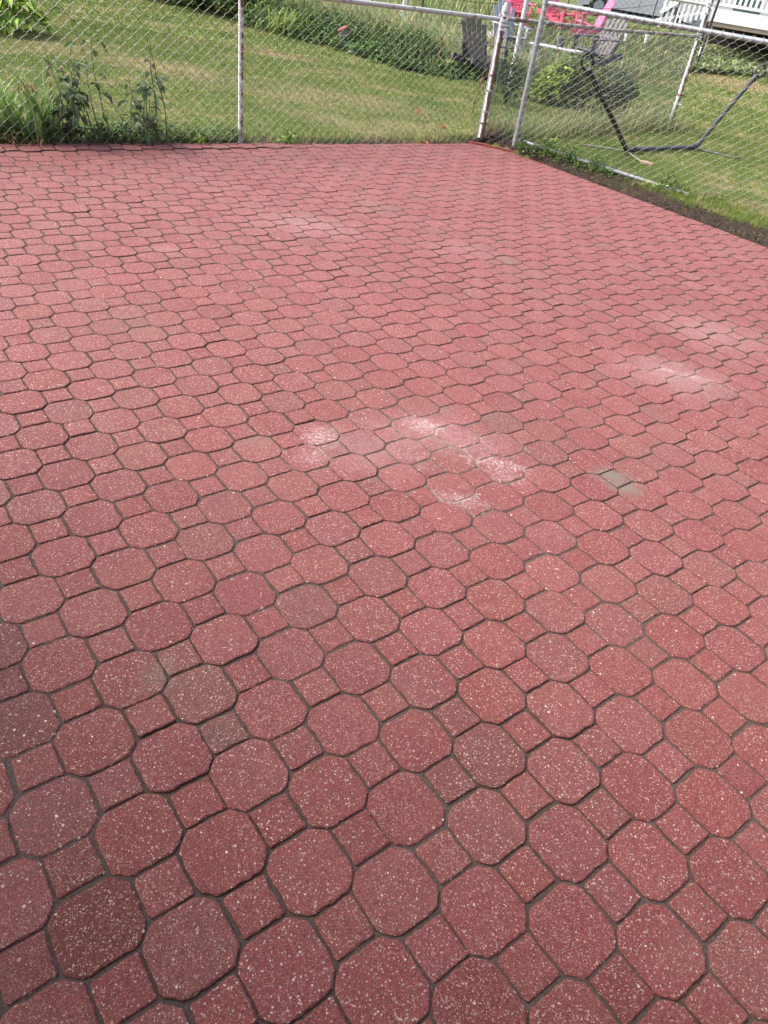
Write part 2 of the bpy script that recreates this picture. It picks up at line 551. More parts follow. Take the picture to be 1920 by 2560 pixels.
# added wall, unseen behind the viewer, that darkens the near paving
wc = -nA * 1.15
mb = MB()
for k in range(26):
    mb.box((wc[0], wc[1], .10 + k * .19 + .1), (13, .03, .20), rotz(math.atan2(dA[1], dA[0])) @ rotx(R_(3)))
g = NG('grey_shade_blocker', .7); g.base(g.mix(g.rng(g.noise(6, 4), .4, .7), (.22, .21, .20), (.17, .165, .16)))
wl_ = mb.build('added_shade_wall', g.m); wl_['kind'] = 'structure'
# added roof, out of view overhead, that shades the near part of the patio
mb = MB()
a_, b_ = np.array([-5.2, 2.3]), np.array([3.6, -1.64]); e_ = (b_ - a_) / np.linalg.norm(b_ - a_); n_ = np.array([e_[1], -e_[0]])
for k in range(17):
    c_ = (a_ + b_) / 2 + n_ * (.1 + k * .2); mb.box((c_[0], c_[1], 2.95 + k * .03), (9.7, .205, .05), rotz(math.atan2(e_[1], e_[0])) @ rotx(R_(-4)))
pr_ = mb.build('added_shade_roof', g.m); pr_['kind'] = 'structure'
# fine roots and clods on the strip
mb = MB()
for _ in range(520):
    u = rng.uniform(-.15, 4.4); v = abs(rng.normal(.02, .18)) * (0.6 + .25 * u) * .7 + .015
    p = EB0 + dB * u + nB * v; s_ = rng.uniform(.006, .022)
    z = float(gz(*p)) + s_ * .25
    R3 = rotz(rng.uniform(0, 6)) @ rotx(rng.uniform(0, 3)); o8 = np.array([[1, 0, 0], [-1, 0, 0], [0, 1, 0], [0, -1, 0], [0, 0, .8], [0, 0, -.8]]) * s_ * rng.uniform(.6, 1.1, (6, 1))
    mb.add(o8 @ R3.T + (*p, z), [(0, 2, 4), (2, 1, 4), (1, 3, 4), (3, 0, 4), (2, 0, 5), (1, 2, 5), (3, 1, 5), (0, 3, 5)])
o = mb.build('soil_clods', M_SOIL); o['kind'] = 'stuff'; o['label'] = 'dark crumbs of earth scattered along the right edge of the patio'; o['category'] = 'soil'

# ------------------------------------------------------------------ pavers
STEP = .2; TH = -0.0510878; O = np.array([-2.16145519, 3.93252626]) * STEP
ue = np.array([math.cos(TH), math.sin(TH)]); ve = np.array([math.sin(TH), -math.cos(TH)])
PP = STEP / math.sqrt(2); TC = .050; SQ = PP - TC / math.sqrt(2); OW = SQ + TC * math.sqrt(2)
GAP = .0056


def rough(P):
    out = []
    for i in range(len(P)):
        a, b = P[i], P[(i + 1) % len(P)]; L = np.linalg.norm(b - a); m = max(1, int(L / .012))
        for k in range(m):
            q = a + (b - a) * k / m; out.append(q * (1 + rng.normal(0, .0007) / np.linalg.norm(q)))
    return np.array(out)


def oct_outline(gap, jit, dense):
    h = OW / 2 - gap / 2; s2 = SQ / 2 - gap * .12
    cs = [(h, -s2), (h, s2), (s2, h), (-s2, h), (-h, s2), (-h, -s2), (-s2, -h), (s2, -h)]
    cs = np.array(cs) + rng.normal(0, jit, (8, 2))
    if not dense: return cs
    out = []
    for i in range(8):
        a, b, c_ = cs[i - 1], cs[i], cs[(i + 1) % 8]
        out.append(b + (a - b) / np.linalg.norm(a - b) * .007); out.append(b + (c_ - b) / np.linalg.norm(c_ - b) * .007)
        if np.linalg.norm(c_ - b) > .06:
            q = b + (c_ - b) * rng.uniform(.4, .6); nrm = q / np.linalg.norm(q); out.append(q + nrm * rng.normal(0, .0009))
    return rough(np.array(out))


def sq_outline(gap, jit, dense):
    s2 = SQ / 2 - gap / 2
    cs = np.array([(s2, -s2), (s2, s2), (-s2, s2), (-s2, -s2)]) + rng.normal(0, jit, (4, 2))
    if not dense: return cs
    out = []
    for i in range(4):
        a, b, c_ = cs[i - 1], cs[i], cs[(i + 1) % 4]
        out.append(b + (a - b) / np.linalg.norm(a - b) * .004); out.append(b + (c_ - b) / np.linalg.norm(c_ - b) * .004)
        q = b + (c_ - b) * rng.uniform(.4, .6); nrm = q / np.linalg.norm(q); out.append(q + nrm * rng.normal(0, .0009))
    return rough(np.array(out))


g = NG('painted_edge_shade', .95, .1)  # dark brown painted on bevels and sides as the shade in the joints
g.base(g.ramp(g.noise(90, 4, .7), [(.3, (.050, .026, .022)), (.6, (.085, .052, .044)), (.8, (.11, .08, .068))])).bump(g.noise(200, 3), .5, .003); M_EDGE_SHADE = g.m


def slab(outline, dense):
    n = len(outline); ctr = outline.mean(0)
    L = np.linalg.norm(outline - ctr, axis=1)
    rings = [(.0058, 0.0), (.0030, -.0010), (.0008, -.0034), (0, -.0075), (0, -.05)] if dense else [(.0060, 0.0), (.0030, -.0020), (0, -.0085), (0, -.05)]
    V = []
    for ins, z in rings:
        e = rng.normal(0, .0007, n) if (dense and ins > 0) else 0
        q = ctr + (outline - ctr) * (1 - (ins + e) / L)[:, None]
        V.append(np.c_[q, np.full(n, z) + (rng.normal(0, .0005, n) if dense and z < 0 else 0)])
    V = np.concatenate(V); F = [tuple(range(n))]
    for r in range(len(rings) - 1):
        for i in range(n):
            j = (i + 1) % n
            F.append((r * n + i, r * n + n + i, r * n + n + j, r * n + j))
    return V, F


def variants(fn, k, name):
    out = []
    for _ in range(k):
        V, F = slab(fn(GAP, .0006, True), True)
        me = mesh_from(name, V, F, [M_PAVER, M_EDGE_SHADE], False); me.polygons.foreach_set('material_index', np.array([0] * (1 + (len(F) - 1) // 4 * 2) + [1] * ((len(F) - 1) // 4 * 2), np.int32))
        out.append(me)
    return out


OCT = variants(oct_outline, 10, 'octagon_paver')
SQM = variants(sq_outline, 10, 'square_paver')
A45 = TH + math.pi / 4


def clip(poly, a, n, off):
    out = []
    for i in range(len(poly)):
        p, q = poly[i], poly[(i + 1) % len(poly)]
        dp, dq = (p - a) @ n - off, (q - a) @ n - off
        if dp <= 0: out.append(p)
        if (dp <= 0) != (dq <= 0): out.append(p + (q - p) * dp / (dp - dq))
    return np.array(out)


def pixel(x, y, z=0.0):
    c_ = np.array([x, y, z - CAM_H]) @ RM
    if c_[2] > -.05: return (-9999, -9999)
    return 960 + FOC * c_[0] / -c_[2], 1280 - FOC * c_[1] / -c_[2]


cand = []
for i in range(-70, 70):
    for j in range(-75, 60):
        for kind in (0, 1):
            q = O + STEP * ((i + .5 * kind) * ue + (j + .5 * kind) * ve)
            if outA(*q) > .09 or outB(*q) > .09: continue
            if (q - wallp) @ nA < .10: continue
            if (q - EA0) @ dA < -4.2 or (q - EB1) @ dB > 4.5: continue
            px, py = pixel(*q)
            vis = -60 < px < 1980 and 300 < py < 2640
            cand.append((float(np.hypot(*q)) if vis else 99 + float(np.hypot(*q)), kind, q, vis))
cand.sort(key=lambda t: t[0])
count = [0, 0]
JM = [[], []]
JV, JF, JT, JN = [[], []], [[], []], [[], []], [0, 0]


def level(q):
    """slow settling of the paving, and the lifted back rows on the left"""
    x, y = q
    z = .0010 * math.sin(x * 2.1 + 1) * math.sin(y * 1.7) + .0010 * math.sin(x * 5.3 + y * 3.9)
    a = -outA(x, y); u = (q - EA0) @ dA
    if a < .21 and u < 3.2: z += .0085 * (1 - sstep(2.2, 3.2, u))
    return float(z)


DARK = {(246, 2313): (.55, .36, .28), (195, 2165): (.66, .6, .55), (10, 1600): (.55, .45, .4), (8, 1710): (.5, .42, .36), (60, 1810): (.62, .7, .7), (560, 1830): (.6, 1.0, .9),
        (327, 1693): (.78, .7, .66), (505, 1740): (.70, 1.0, .9), (770, 1510): (.72, 1.0, .95), (150, 2420): (.8, .75, .7), (1145, 1790): (.74, .8, .8), (1190, 1845): (.75, .8, .75), (1240, 1035): (.8, .98, .95)}
for dist, kind, q, vis in cand:
    fn = (oct_outline, sq_outline)[kind]
    whole = outA(*q) < -.095 and outB(*q) < -.095
    cn = q + rng.normal(0, .0009, 2)
    if kind == 1: cn = cn + .0006 * np.array([math.cos(A45), math.sin(A45)])   # each square sits close to one neighbour
    z = level(q) + rng.normal(0, .00045)
    if rng.random() < .03: z += rng.choice([-.0015, .0028])
    rz = A45 + rng.normal(0, R_(.5)) + (math.pi / 2) * rng.integers(0, 4)
    tx, ty = rng.normal(0, R_(.28), 2)
    if rng.random() < .05: tx, ty = np.clip(rng.normal(0, R_(.8), 2), -.018, .018)
    if whole and count[kind] < 300 and vis:
        count[kind] += 1
        me = (OCT, SQM)[kind][rng.integers(0, 10)]
        o = bpy.data.objects.new(('octagon_paver', 'square_paver')[kind], me)
        C.objects.link(o); o.parent = patio
        o.location = (cn[0], cn[1], z); o.rotation_euler = (tx, ty, rz)
        k_ = rng.normal(1.0, .06); o.color = (k_, k_ * rng.normal(1, .04), k_ * rng.normal(1.0, .04), 1)
        for (sx, sy), c_ in DARK.items():
            if np.hypot(*(q - ground(sx, sy)[:2])) < .075: o.color = (*c_, 1)
        continue
    ol = fn(GAP * (1.4 if np.hypot(*q) > 4.5 else 1.1), .0009, False) @ np.array([[math.cos(rz), math.sin(rz)], [-math.sin(rz), math.cos(rz)]]) + cn
    if not whole:
        ol = clip(ol, EA0, nA, -.002)
        if len(ol) > 2: ol = clip(ol, EB0, nB, -.002)
        if len(ol) < 3 or np.max(np.linalg.norm(ol - ol.mean(0), axis=1)) < .025: continue
        area = abs(np.sum(ol[:, 0] * np.roll(ol[:, 1], -1) - ol[:, 1] * np.roll(ol[:, 0], -1))) / 2
        if area < .0012: continue
        cn = ol.mean(0)
    V, F = slab(ol, False)
    V[:, 2] += z + (V[:, 0] - cn[0]) * ty * -1 + (V[:, 1] - cn[1]) * tx
    JV[kind].append(V); JF[kind] += [tuple(k + JN[kind] for k in f) for f in F]; JN[kind] += len(V)
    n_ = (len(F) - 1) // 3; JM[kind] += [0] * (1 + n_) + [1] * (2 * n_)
    JT[kind].append(np.tile([rng.random(), rng.random(), 0], (len(V), 1)))
for kind in (0, 1):
    nm = ('octagon_paver', 'square_paver')[kind] + 's_beyond'
    me = mesh_from(nm, np.concatenate(JV[kind]), JF[kind], [M_PAVER_J, M_EDGE_SHADE], False, np.concatenate(JT[kind])); me.polygons.foreach_set('material_index', np.array(JM[kind], np.int32))
    o = link(('octagon_pavers', 'square_pavers')[kind], me, patio); o['kind'] = 'stuff'

# upright edging bricks round the far corner
g = NG('edging_brick', .9, .2)
g.base(g.ramp(g.noise(60, 5, .7), [(.3, (.10, .028, .025)), (.7, (.23, .065, .055))])).bump(g.noise(150, 3), .5, .004); M_EDGE = g.m
for k in range(5):
    t = k / 5; a = EA1 - dA * .16 + (EB0 + dB * .42 - (EA1 - dA * .16)) * (t + .1)
    ang = math.atan2(*((EB0 + dB * .42 - (EA1 - dA * .16))[::-1]))
    mb = MB().box((0, 0, 0), (.165, .035, .08), None, .004)
    mb.build('edging_brick', M_EDGE, patio, loc=(a[0] + nB[0] * .012, a[1] + nB[1] * .012 + .02, -.022 + .004 * (k % 2)), rot=(rng.normal(0, .04), rng.normal(0, .03), ang + rng.normal(0, .02)))


# ------------------------------------------------------------------ chain link
def chain_mesh(L, z0, z1, pitch=.098, rise=.080, r=.0024, barb=.022, curl=True):
    """woven zig-zag wires in the local x-z plane, from x=0 to x=L; z0/z1 may be functions of x"""
    hw, hh = pitch / 2, rise / 2
    f0 = z0 if callable(z0) else (lambda x: z0)
    f1 = z1 if callable(z1) else (lambda x: z1)
    Vs, Fs, n = [], [], 0
    for k in range(int(L / hw)):
        xa = k * hw; b, t = f0(xa), f1(xa)
        m = int(round((t - b) / hh))
        if m < 2: continue
        pts = []
        for i in range(m + 1):
            side = (m - i + k) % 2
            x = xa + (hw + .0022 if side else -.0022) + rng.normal(0, .0012)
            z = t - (m - i) * hh + rng.normal(0, .0010)
            y = .0028 if side else -.0028
            pts.append((x, y - .003 * np.sign(y), z - .004)); pts.append((x + (.001 if side else -.001), y, z)); pts.append((x, y + .0025 * np.sign(y), z + .004))
        top = pts[-1]
        if barb:
            pts.append((top[0] + rng.normal(0, .002), top[1], top[2] + barb * .6)); pts.append((top[0] + rng.choice([-1, 1]) * .008, top[1] + .004, top[2] + barb))
        P = np.array(pts); T = np.gradient(P, axis=0); T /= np.linalg.norm(T, axis=1)[:, None]
        N = np.cross(T, [0, 1, 0]); N /= np.linalg.norm(N, axis=1)[:, None] + 1e-9; B = np.cross(T, N)
        ring = np.stack([P + r * (N * c_ + B * s_) for c_, s_ in ((1, 0), (-.5, .87), (-.5, -.87))], 1).reshape(-1, 3)
        q = len(P); i0 = np.arange(q - 1)[:, None] * 3 + np.arange(3)[None]; i1 = np.arange(q - 1)[:, None] * 3 + (np.arange(3)[None] + 1) % 3
        Fk = np.stack([i0, i1, i1 + 3, i0 + 3], -1).reshape(-1, 4) + n
        Vs.append(ring); Fs.append(Fk); n += len(ring)
    return np.concatenate(Vs), np.concatenate(Fs)


def lerp(a, b, t): return np.asarray(a) * (1 - t) + np.asarray(b) * t


def band(mb, z, r, h=.02, ear=.03, ang=0.0):
    """a clamp round a tube of radius r with a bolt ear"""
    mb.tube([(0, 0, z - h / 2), (0, 0, z + h / 2)], r, 14)
    mb.box((math.cos(ang) * (r + ear / 2), math.sin(ang) * (r + ear / 2), z), (ear, .006, h), rotz(ang))
    mb.tube([(math.cos(ang) * (r + ear * .6), math.sin(ang) * (r + ear * .6) - .012, z), (math.cos(ang) * (r + ear * .6), math.sin(ang) * (r + ear * .6) + .012, z)], .005, 6)
    return mb


# --- back fence (along the far edge of the patio)
fA0 = EA0 + nA * .035 - dA * 2.6
end_p = np.array([.41, 9.66]); dirA = (end_p - fA0) / np.linalg.norm(end_p - fA0); angA = math.atan2(dirA[1], dirA[0]); LA = np.linalg.norm(end_p - fA0)
fence_a = empty('chain_link_fence', (*fA0, 0), 'chain link fence on the far patio edge, hung on lilac grey posts', 'fence', 'chain link fences', angA)
V, F = chain_mesh(LA - .03, .0, 1.19, r=.0020)
V[:, 1] -= .034
o = link('wire_mesh', mesh_from('wire_mesh', V, F, [M_WIRE]), fence_a); o['kind'] = 'stuff'
t1 = (np.array([-1.965, 7.56]) - fA0) @ dirA
for tt in (t1, t1 - 3.05):
    mb = MB().tube([(tt, 0, -.15), (tt, 0, 1.26)], .0235, 14)
    p = mb.build('line_post', M_POST_LINE, fence_a, True)
    MB().tube([(tt, 0, 1.2605), (tt, 0, 1.285), (tt, 0, 1.30)], [.028, .026, .012], 12).build('post_cap', M_GALV, p, True)
MB().tube([(-.1, 0, 1.232), (LA * .5, 0, 1.238), (LA - .06, 0, 1.232)], .0215, 12).build('top_rail', M_RAIL_OLD, fence_a, True)
for k in range(14):                                              # tie wires round the rail
    tt = LA - .35 - k * .42
    a = np.linspace(0, 2 * math.pi, 9)
    MB().tube(np.stack([np.full(9, tt) + a * .002, np.cos(a) * .025, 1.234 + np.sin(a) * .025], 1), .0022, 4).build('tie_wire', M_WIRE, fence_a)
for z in (.36, .66, .95):                                        # ties on the line post
    a = np.linspace(0, 2 * math.pi, 9)
    MB().tube(np.stack([t1 + np.cos(a) * .027, np.sin(a) * .027 - .004, z + a * .002], 1), .0022, 4).build('tie_wire', M_WIRE, fence_a)

# --- end post with its fittings
ep = empty('fence_end_post', (*end_p, 0), 'old fence post, half flaking white half bare brown, with stacked clamps and domed cap', 'fence post')
MB().tube([(0, 0, -.2), (0, 0, 1.30)], .031, 18).build('post', M_POST_OLD, ep, True)
MB().tube([(0, 0, 1.3005), (0, 0, 1.325), (0, 0, 1.3255), (0, 0, 1.345), (0, 0, 1.375), (0, 0, 1.395)], [.038, .038, .034, .031, .020, .004], 16).build('dome_cap', M_RAIL_OLD, ep, True)
for k, (z, m_, a) in enumerate(((1.275, M_WHITE, angA + math.pi), (1.225, M_WHITE, angA), (1.185, M_WHITE, angA), (1.145, M_WHITE, R_(-25)), (.70, M_RUST, R_(-20)), (.545, M_RAIL_OLD, angA + math.pi), (.33, M_RAIL_OLD, R_(-20)), (.205, M_RUST, R_(-20)))):
    band(MB(), z, .037, .028 if k < 4 else .018, .03, a).build('clamp_band', m_, ep, True)
MB().box((math.cos(angA + math.pi) * .055, math.sin(angA + math.pi) * .055 - .01, .62), (.005, .016, 1.15), rotz(angA)).build('tension_bar', M_GALV, ep)
MB().box((.058, -.024, .62), (.005, .016, 1.05), rotz(R_(-20))).build('tension_bar', M_GALV, ep)

# --- fence running on behind, to the tall white post
eC = np.array([3.60, 13.63]); vC = eC - end_p; LC = np.linalg.norm(vC); angC = math.atan2(vC[1], vC[0])
fence_c = empty('chain_link_fence', (*end_p, 0), 'chain link fence behind the hammock stand, brown rail ending at the tall post', 'fence', 'chain link fences', angC)
V, F = chain_mesh(LC - .1, .02, 1.21, r=.0022); V[:, 0] += .05; V[:, 1] -= .03
o = link('wire_mesh', mesh_from('wire_mesh', V, F, [M_WIRE_FAR]), fence_c); o['kind'] = 'stuff'
MB().tube([(.06, 0, 1.243), (LC * .5, 0, 1.235), (LC - .04, 0, 1.262)], .021, 12).build('top_rail', metal('brown_rail', (.40, .34, .31), .7, .1, (.20, .12, .09), .52), fence_c, True)

tall = empty('fence_post', (*eC, 0), 'tall fence post with peeling white paint and two rails clamped to it', 'fence post')
MB().tube([(0, 0, -.2), (.0, 0, 1.95)], .036, 16).build('post', metal('peeling_white', (.60, .60, .64), .6, 0, (.23, .16, .12), .61, (.8, -.5, 0)), tall, True)
for z in (.34, .47, 1.225, 1.262, 1.30, 1.56, 1.64, 1.68):
    band(MB(), z, .042, .024, .04, angC + math.pi if z > 1 else R_(-30)).build('clamp_band', M_WHITE if z != .47 else M_RUST, tall, True)
MB().tube([(0, 0, 1.9505), (0, 0, 1.975), (0, 0, 2.01), (0, 0, 2.03)], [.044, .04, .026, .004], 14).build('dome_cap', M_WHITE, tall, True)

# upper fence behind, its rail at eye height
vD = np.array([-1.0, -.52]); vD /= np.linalg.norm(vD); LD = 2.4
# it runs back to the left behind the first fence
pD = eC + np.array([.02, .05]); vD = np.array([math.cos(R_(170)), math.sin(R_(170))]); angD = math.atan2(vD[1], vD[0])
fence_d = empty('chain_link_fence', (*pD, 0), 'taller chain link fence reaching left from the tall white post', 'fence', 'chain link fences', angD)
V, F = chain_mesh(2.72, .02, 1.64, r=.0021, barb=0); V[:, 1] += .03
o = link('wire_mesh', mesh_from('wire_mesh', V, F, [M_WIRE_FAR]), fence_d); o['kind'] = 'stuff'
MB().tube([(.05, 0, 1.655), (2.75, 0, 1.68)], .021, 12).build('top_rail', M_RAIL_OLD, fence_d, True)
MB().tube([(2.75, 0, -.1), (2.75, 0, 1.78)], .04, 12).build('line_post', metal('pale_post', (.56, .57, .60), .5, .2), fence_d, True)

# --- front right fence panel on the soil bank
pB = np.array([.81, 9.44]); vB = np.array([.902, -.431]); angB = math.atan2(vB[1], vB[0])
fence_b = empty('chain_link_fence', (*pB, 0), 'chain link fence with shiny grey rails, the bottom rail lying on soil', 'fence', 'chain link fences', angB)


def zb(x): return .125 - .052 * x if x < 2.2 else .014
MB().tube([(0, 0, -.2), (0, 0, 1.72)], .030, 18).build('post', M_GALV, fence_b, True)
MB().tube([(0, 0, 1.7205), (0, 0, 1.74), (0, 0, 1.77)], [.036, .033, .006], 14).build('post_cap', M_GALV, fence_b, True)
band(MB(), 1.452, .036, .03, .03, 0).build('clamp_band', M_GALV, fence_b, True)
band(MB(), .54, .034, .014, .02, R_(180)).build('clamp_band', M_GALV, fence_b, True)
band(MB(), .12, .034, .02, .03, 0).build('clamp_band', M_GALV, fence_b, True)
LB = 4.6
MB().tube([(.03, 0, 1.447), (1.0, 0, 1.447), (LB, 0, 1.447)], .0235, 14).build('top_rail', M_GALV, fence_b, True)
MB().tube([(.10, 0, zb(.1)), (1.0, 0, zb(1.0)), (1.62, 0, zb(1.62)), (2.1, 0, zb(2.1))], .0215, 14).build('bottom_rail', M_GALV, fence_b, True)
V, F = chain_mesh(LB, lambda x: max(zb(x) - .03, 0), 1.452, r=.0018, barb=.026)
V[:, 1] -= .031
o = link('wire_mesh', mesh_from('wire_mesh', V, F, [M_WIRE]), fence_b); o['kind'] = 'stuff'
for tt, z in [(.55 + .48 * k, 1.447) for k in range(8)] + [(1.32, zb(1.32)), (1.46, zb(1.46)), (1.60, zb(1.60)), (.42, zb(.42)), (1.74, zb(1.74))]:
    a = np.linspace(0, 2 * math.pi, 9)
    MB().tube(np.stack([np.full(9, tt) + a * .002, np.cos(a) * .027, z + np.sin(a) * .027], 1), .0025, 4).build('tie_wire', M_WIRE if z > 1 else M_BLACK2, fence_b)
# scrap of mesh filling the gap between the two posts
v_ = pB - end_p; Lg = np.linalg.norm(v_)
V, F = chain_mesh(Lg, .03, 1.2); V[:, 1] += .02
o = link('wire_mesh', mesh_from('gap_mesh', V, F, [M_WIRE_FAR]), ep, rot=(0, 0, math.atan2(v_[1], v_[0]))); o['kind'] = 'stuff'


# ------------------------------------------------------------------ hammock stand
hs0 = np.array([2.31, 10.38]); hs1 = np.array([3.51, 11.55]); hd = (hs1 - hs0) / np.linalg.norm(hs1 - hs0); hn = np.array([hd[1], -hd[0]])
zs_ = float(gz(*hs0))
ham = empty('hammock_stand', (*hs0, zs_), 'black tubular hammock stand standing on the grass behind the right fence', 'hammock stand', None, math.atan2(hd[1], hd[0]))
MB().tube([(0.03, 0, .05), (1.66, 0, .05)], .029, 14).build('base_beam', M_BLACK2, ham, True)
for s_, x0, xe, ze in ((-1, 0, -1.20, .90), (1, 1.68, 2.60, .94)):
    arm = MB().tube([(x0 - s_ * .06, 0, .040), (x0 + s_ * .01, 0, .062)] + [(x0 + s_ * .05, 0, .092)] + [ (xe * .5 + x0 * .5, 0, (ze + .08) / 2), (xe, 0, ze)], .029, 14).build('arm', M_BLACK, ham, True)
    e_ = np.array([xe, 0, ze]); up = np.array([s_ * .10, 0, .13]); up /= np.linalg.norm(up)
    a = np.linspace(0, 2 * math.pi, 17)
    ctr = e_ + up * .095; sd = np.array([0.0, 1.0, 0]); sd = np.cross(up, [0, 1, 0]) * .8 + sd * .6; sd /= np.linalg.norm(sd)
    MB().tube([ctr + up * .095 * math.cos(q + math.pi) + sd * .065 * math.sin(q) for q in a], .017, 8, False).build('hook_loop', M_BLACK, arm, True)
    MB().tube([e_ - up * .05, e_ + up * .012], .038, 12).build('collar', M_BLACK, arm, True)
    if s_ == 1:
        t_ = .86; q = np.array([x0 + s_ * .09, 0, .10]) * (1 - t_) + e_ * t_
        dv = e_ - np.array([x0 + .09, 0, .10]); dv /= np.linalg.norm(dv)
        MB().tube([q - dv * .022, q + dv * .022], .0305, 14).build('sticker', M_WHITE, arm, True)
        MB().box(q + np.array([0, -.0355, 0]), (.010, .002, .010), roty(-.7)).build('sticker_mark', M_BLACK, arm)
# cross feet
def loc_in(o, p3):
    a = o.rotation_euler.z; d = np.array(p3) - np.array(o.location); return np.array([d[0] * math.cos(a) + d[1] * math.sin(a), -d[0] * math.sin(a) + d[1] * math.cos(a), d[2]])
fa, fb = ground(1452, 368), ground(1602, 412)
pts = [loc_in(ham, (fa[0], fa[1], zs_ + .02)), np.array([0.02, 0, .032]), loc_in(ham, (fb[0], fb[1], zs_ + .02))]
MB().tube(pts, .011, 8).build('foot_bar', metal('scuffed_bar', (.22, .21, .18), .6, .2), ham, True)
MB().box(pts[2] + np.array([.02, -.05, .0]), (.035, .15, .035), rotz(.35), .005).build('foot_pad', plain('raw_wood', (.42, .30, .22), .8), ham)
fb2 = ground(1838, 402)
pts = [np.array([1.70, 0, .034]), lerp(np.array([1.70, 0, .034]), loc_in(ham, (fb2[0], fb2[1], zs_ + .02)), .5), loc_in(ham, (fb2[0], fb2[1], zs_ + .015))]
MB().tube(pts, .012, 8).build('foot_bar', metal('scuffed_bar2', (.13, .13, .13), .6, .2), ham, True)
MB().box(pts[2], (.13, .035, .03), rotz(-.5), .006).build('foot_pad', M_BLACK, ham)
for x_ in (.16, 1.60):
    MB().box((x_, 0, .055), (.05, .06, .062), None, .006).tube([(x_, 0, .085), (x_, 0, .102)], .010, 8).build('joint_clamp', M_BLACK, ham)


# ------------------------------------------------------------------ foliage tools
class Fol:
    def __init__(s): s.V = []; s.F = []; s.T = []; s.n = 0

    def ribbon(s, base, az, length, width, bend, segs=3, lean=.2, tone=(1, 1, 1), twist=0.0, tip=.05):
        """arching blade; bend = how far it curls over"""
        base = np.asarray(base, float); d = np.array([math.cos(az), math.sin(az), 0.0]); sd = np.array([-math.sin(az + twist), math.cos(az + twist), 0.0])
        th = math.pi / 2 - lean; p = base.copy(); st = length / segs; V = []
        for i in range(segs + 1):
            t = i / segs; wv = width * .5 * (1 - t) ** .6 * (1 if i else .6) if i < segs else width * tip
            V += [p - sd * wv, p + sd * wv]
            p = p + st * (d * math.cos(th) + np.array([0, 0, 1]) * math.sin(th)); th -= bend / segs * (1 + t)
        n0 = s.n
        for i in range(segs): s.F.append((n0 + 2 * i, n0 + 2 * i + 1, n0 + 2 * i + 3, n0 + 2 * i + 2))
        s.V.append(np.array(V)); s.n += len(V)
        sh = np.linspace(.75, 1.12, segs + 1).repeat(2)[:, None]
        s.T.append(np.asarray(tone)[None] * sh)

    def leaf(s, p, dr, nrm, L, W, tone=(1, 1, 1), fold=.25, droop=.15):
        dr = np.asarray(dr, float); dr = dr / (np.linalg.norm(dr) + 1e-9)
        sd = np.cross(dr, nrm); sd /= np.linalg.norm(sd) + 1e-9; up = np.cross(sd, dr)
        p = np.asarray(p, float)
        pts = [p, p + dr * L * .45 - up * 0, p + dr * L - up * L * droop,
               p + dr * L * .28 + sd * W * .42 + up * W * fold, p + dr * L * .62 + sd * W * .40 + up * W * fold * .8,
               p + dr * L * .28 - sd * W * .42 + up * W * fold, p + dr * L * .62 - sd * W * .40 + up * W * fold * .8]
        n = s.n
        s.F += [(n, n + 3, n + 4, n + 1), (n + 1, n + 4, n + 2), (n, n + 1, n + 6, n + 5), (n + 1, n + 2, n + 6)]
        s.V.append(np.array(pts)); s.T.append(np.tile(tone, (7, 1))); s.n += 7

    def build(s, name, mat, parent=None, kind='stuff'):
        me = mesh_from(name, np.concatenate(s.V), s.F, [mat], False, np.concatenate(s.T))
        o = link(name, me, parent)
        if kind: o['kind'] = kind
        return o


def rtone(a=.7, b=1.25, dry=0.0):
    k = rng.uniform(a, b)
    if rng.random() < dry: return (k * 2.1, k * 1.3, k * 1.5)
    return (k * rng.uniform(.9, 1.12), k, k * rng.uniform(.8, 1.1))


def rdir():
    v = rng.normal(size=3); return v / np.linalg.norm(v)


# ------------------------------------------------------------------ lawn blades (vectorised)
def grass(n, xr, yr, keep, h, wd, name, label, tone_fn=None, seed=1):
    r = np.random.default_rng(seed)
    x = r.uniform(*xr, n); y = r.uniform(*yr, n)
    k = keep(x, y, r)
    x, y = x[k], y[k]; n = len(x); z = gz(x, y) - .004
    az = r.uniform(0, 2 * math.pi, n); ln = h * r.uniform(.45, 1.3, n); lean = r.uniform(.05, .75, n)
    ww = wd * r.uniform(.6, 1.3, n) * (1 + np.clip(y - 9, 0, 20) * .10)
    ln = ln * (1 + np.clip(y - 12, 0, 20) * .02)
    d = np.stack([np.cos(az), np.sin(az)], 1); sd = np.stack([-np.sin(az), np.cos(az)], 1)
    b = np.stack([x, y, z], 1)
    S = np.c_[sd, np.zeros(n)] * ww[:, None] / 2
    D = np.c_[d, np.zeros(n)]
    mid = b + D * (ln * np.sin(lean) * .45)[:, None]; mid[:, 2] += ln * np.cos(lean) * .6
    tip = b + D * (ln * np.sin(lean) * 1.15)[:, None]; tip[:, 2] += ln * np.cos(lean) * .95
    V = np.stack([b - S, b + S, mid + S * .8, mid - S * .8, tip], 1).reshape(-1, 3)
    i = np.arange(n)[:, None] * 5
    T1 = np.concatenate([i + np.array([[0, 1, 2]]), i + np.array([[0, 2, 3]]), i + np.array([[3, 2, 4]])])
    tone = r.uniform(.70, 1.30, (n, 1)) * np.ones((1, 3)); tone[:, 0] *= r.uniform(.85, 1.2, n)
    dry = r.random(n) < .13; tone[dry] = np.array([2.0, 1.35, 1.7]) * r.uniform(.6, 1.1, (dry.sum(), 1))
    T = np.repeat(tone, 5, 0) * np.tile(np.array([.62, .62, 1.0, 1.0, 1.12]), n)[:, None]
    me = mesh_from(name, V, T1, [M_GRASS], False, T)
    o = link(name, me); o['kind'] = 'stuff'; o['label'] = label; o['category'] = 'grass'
    return o


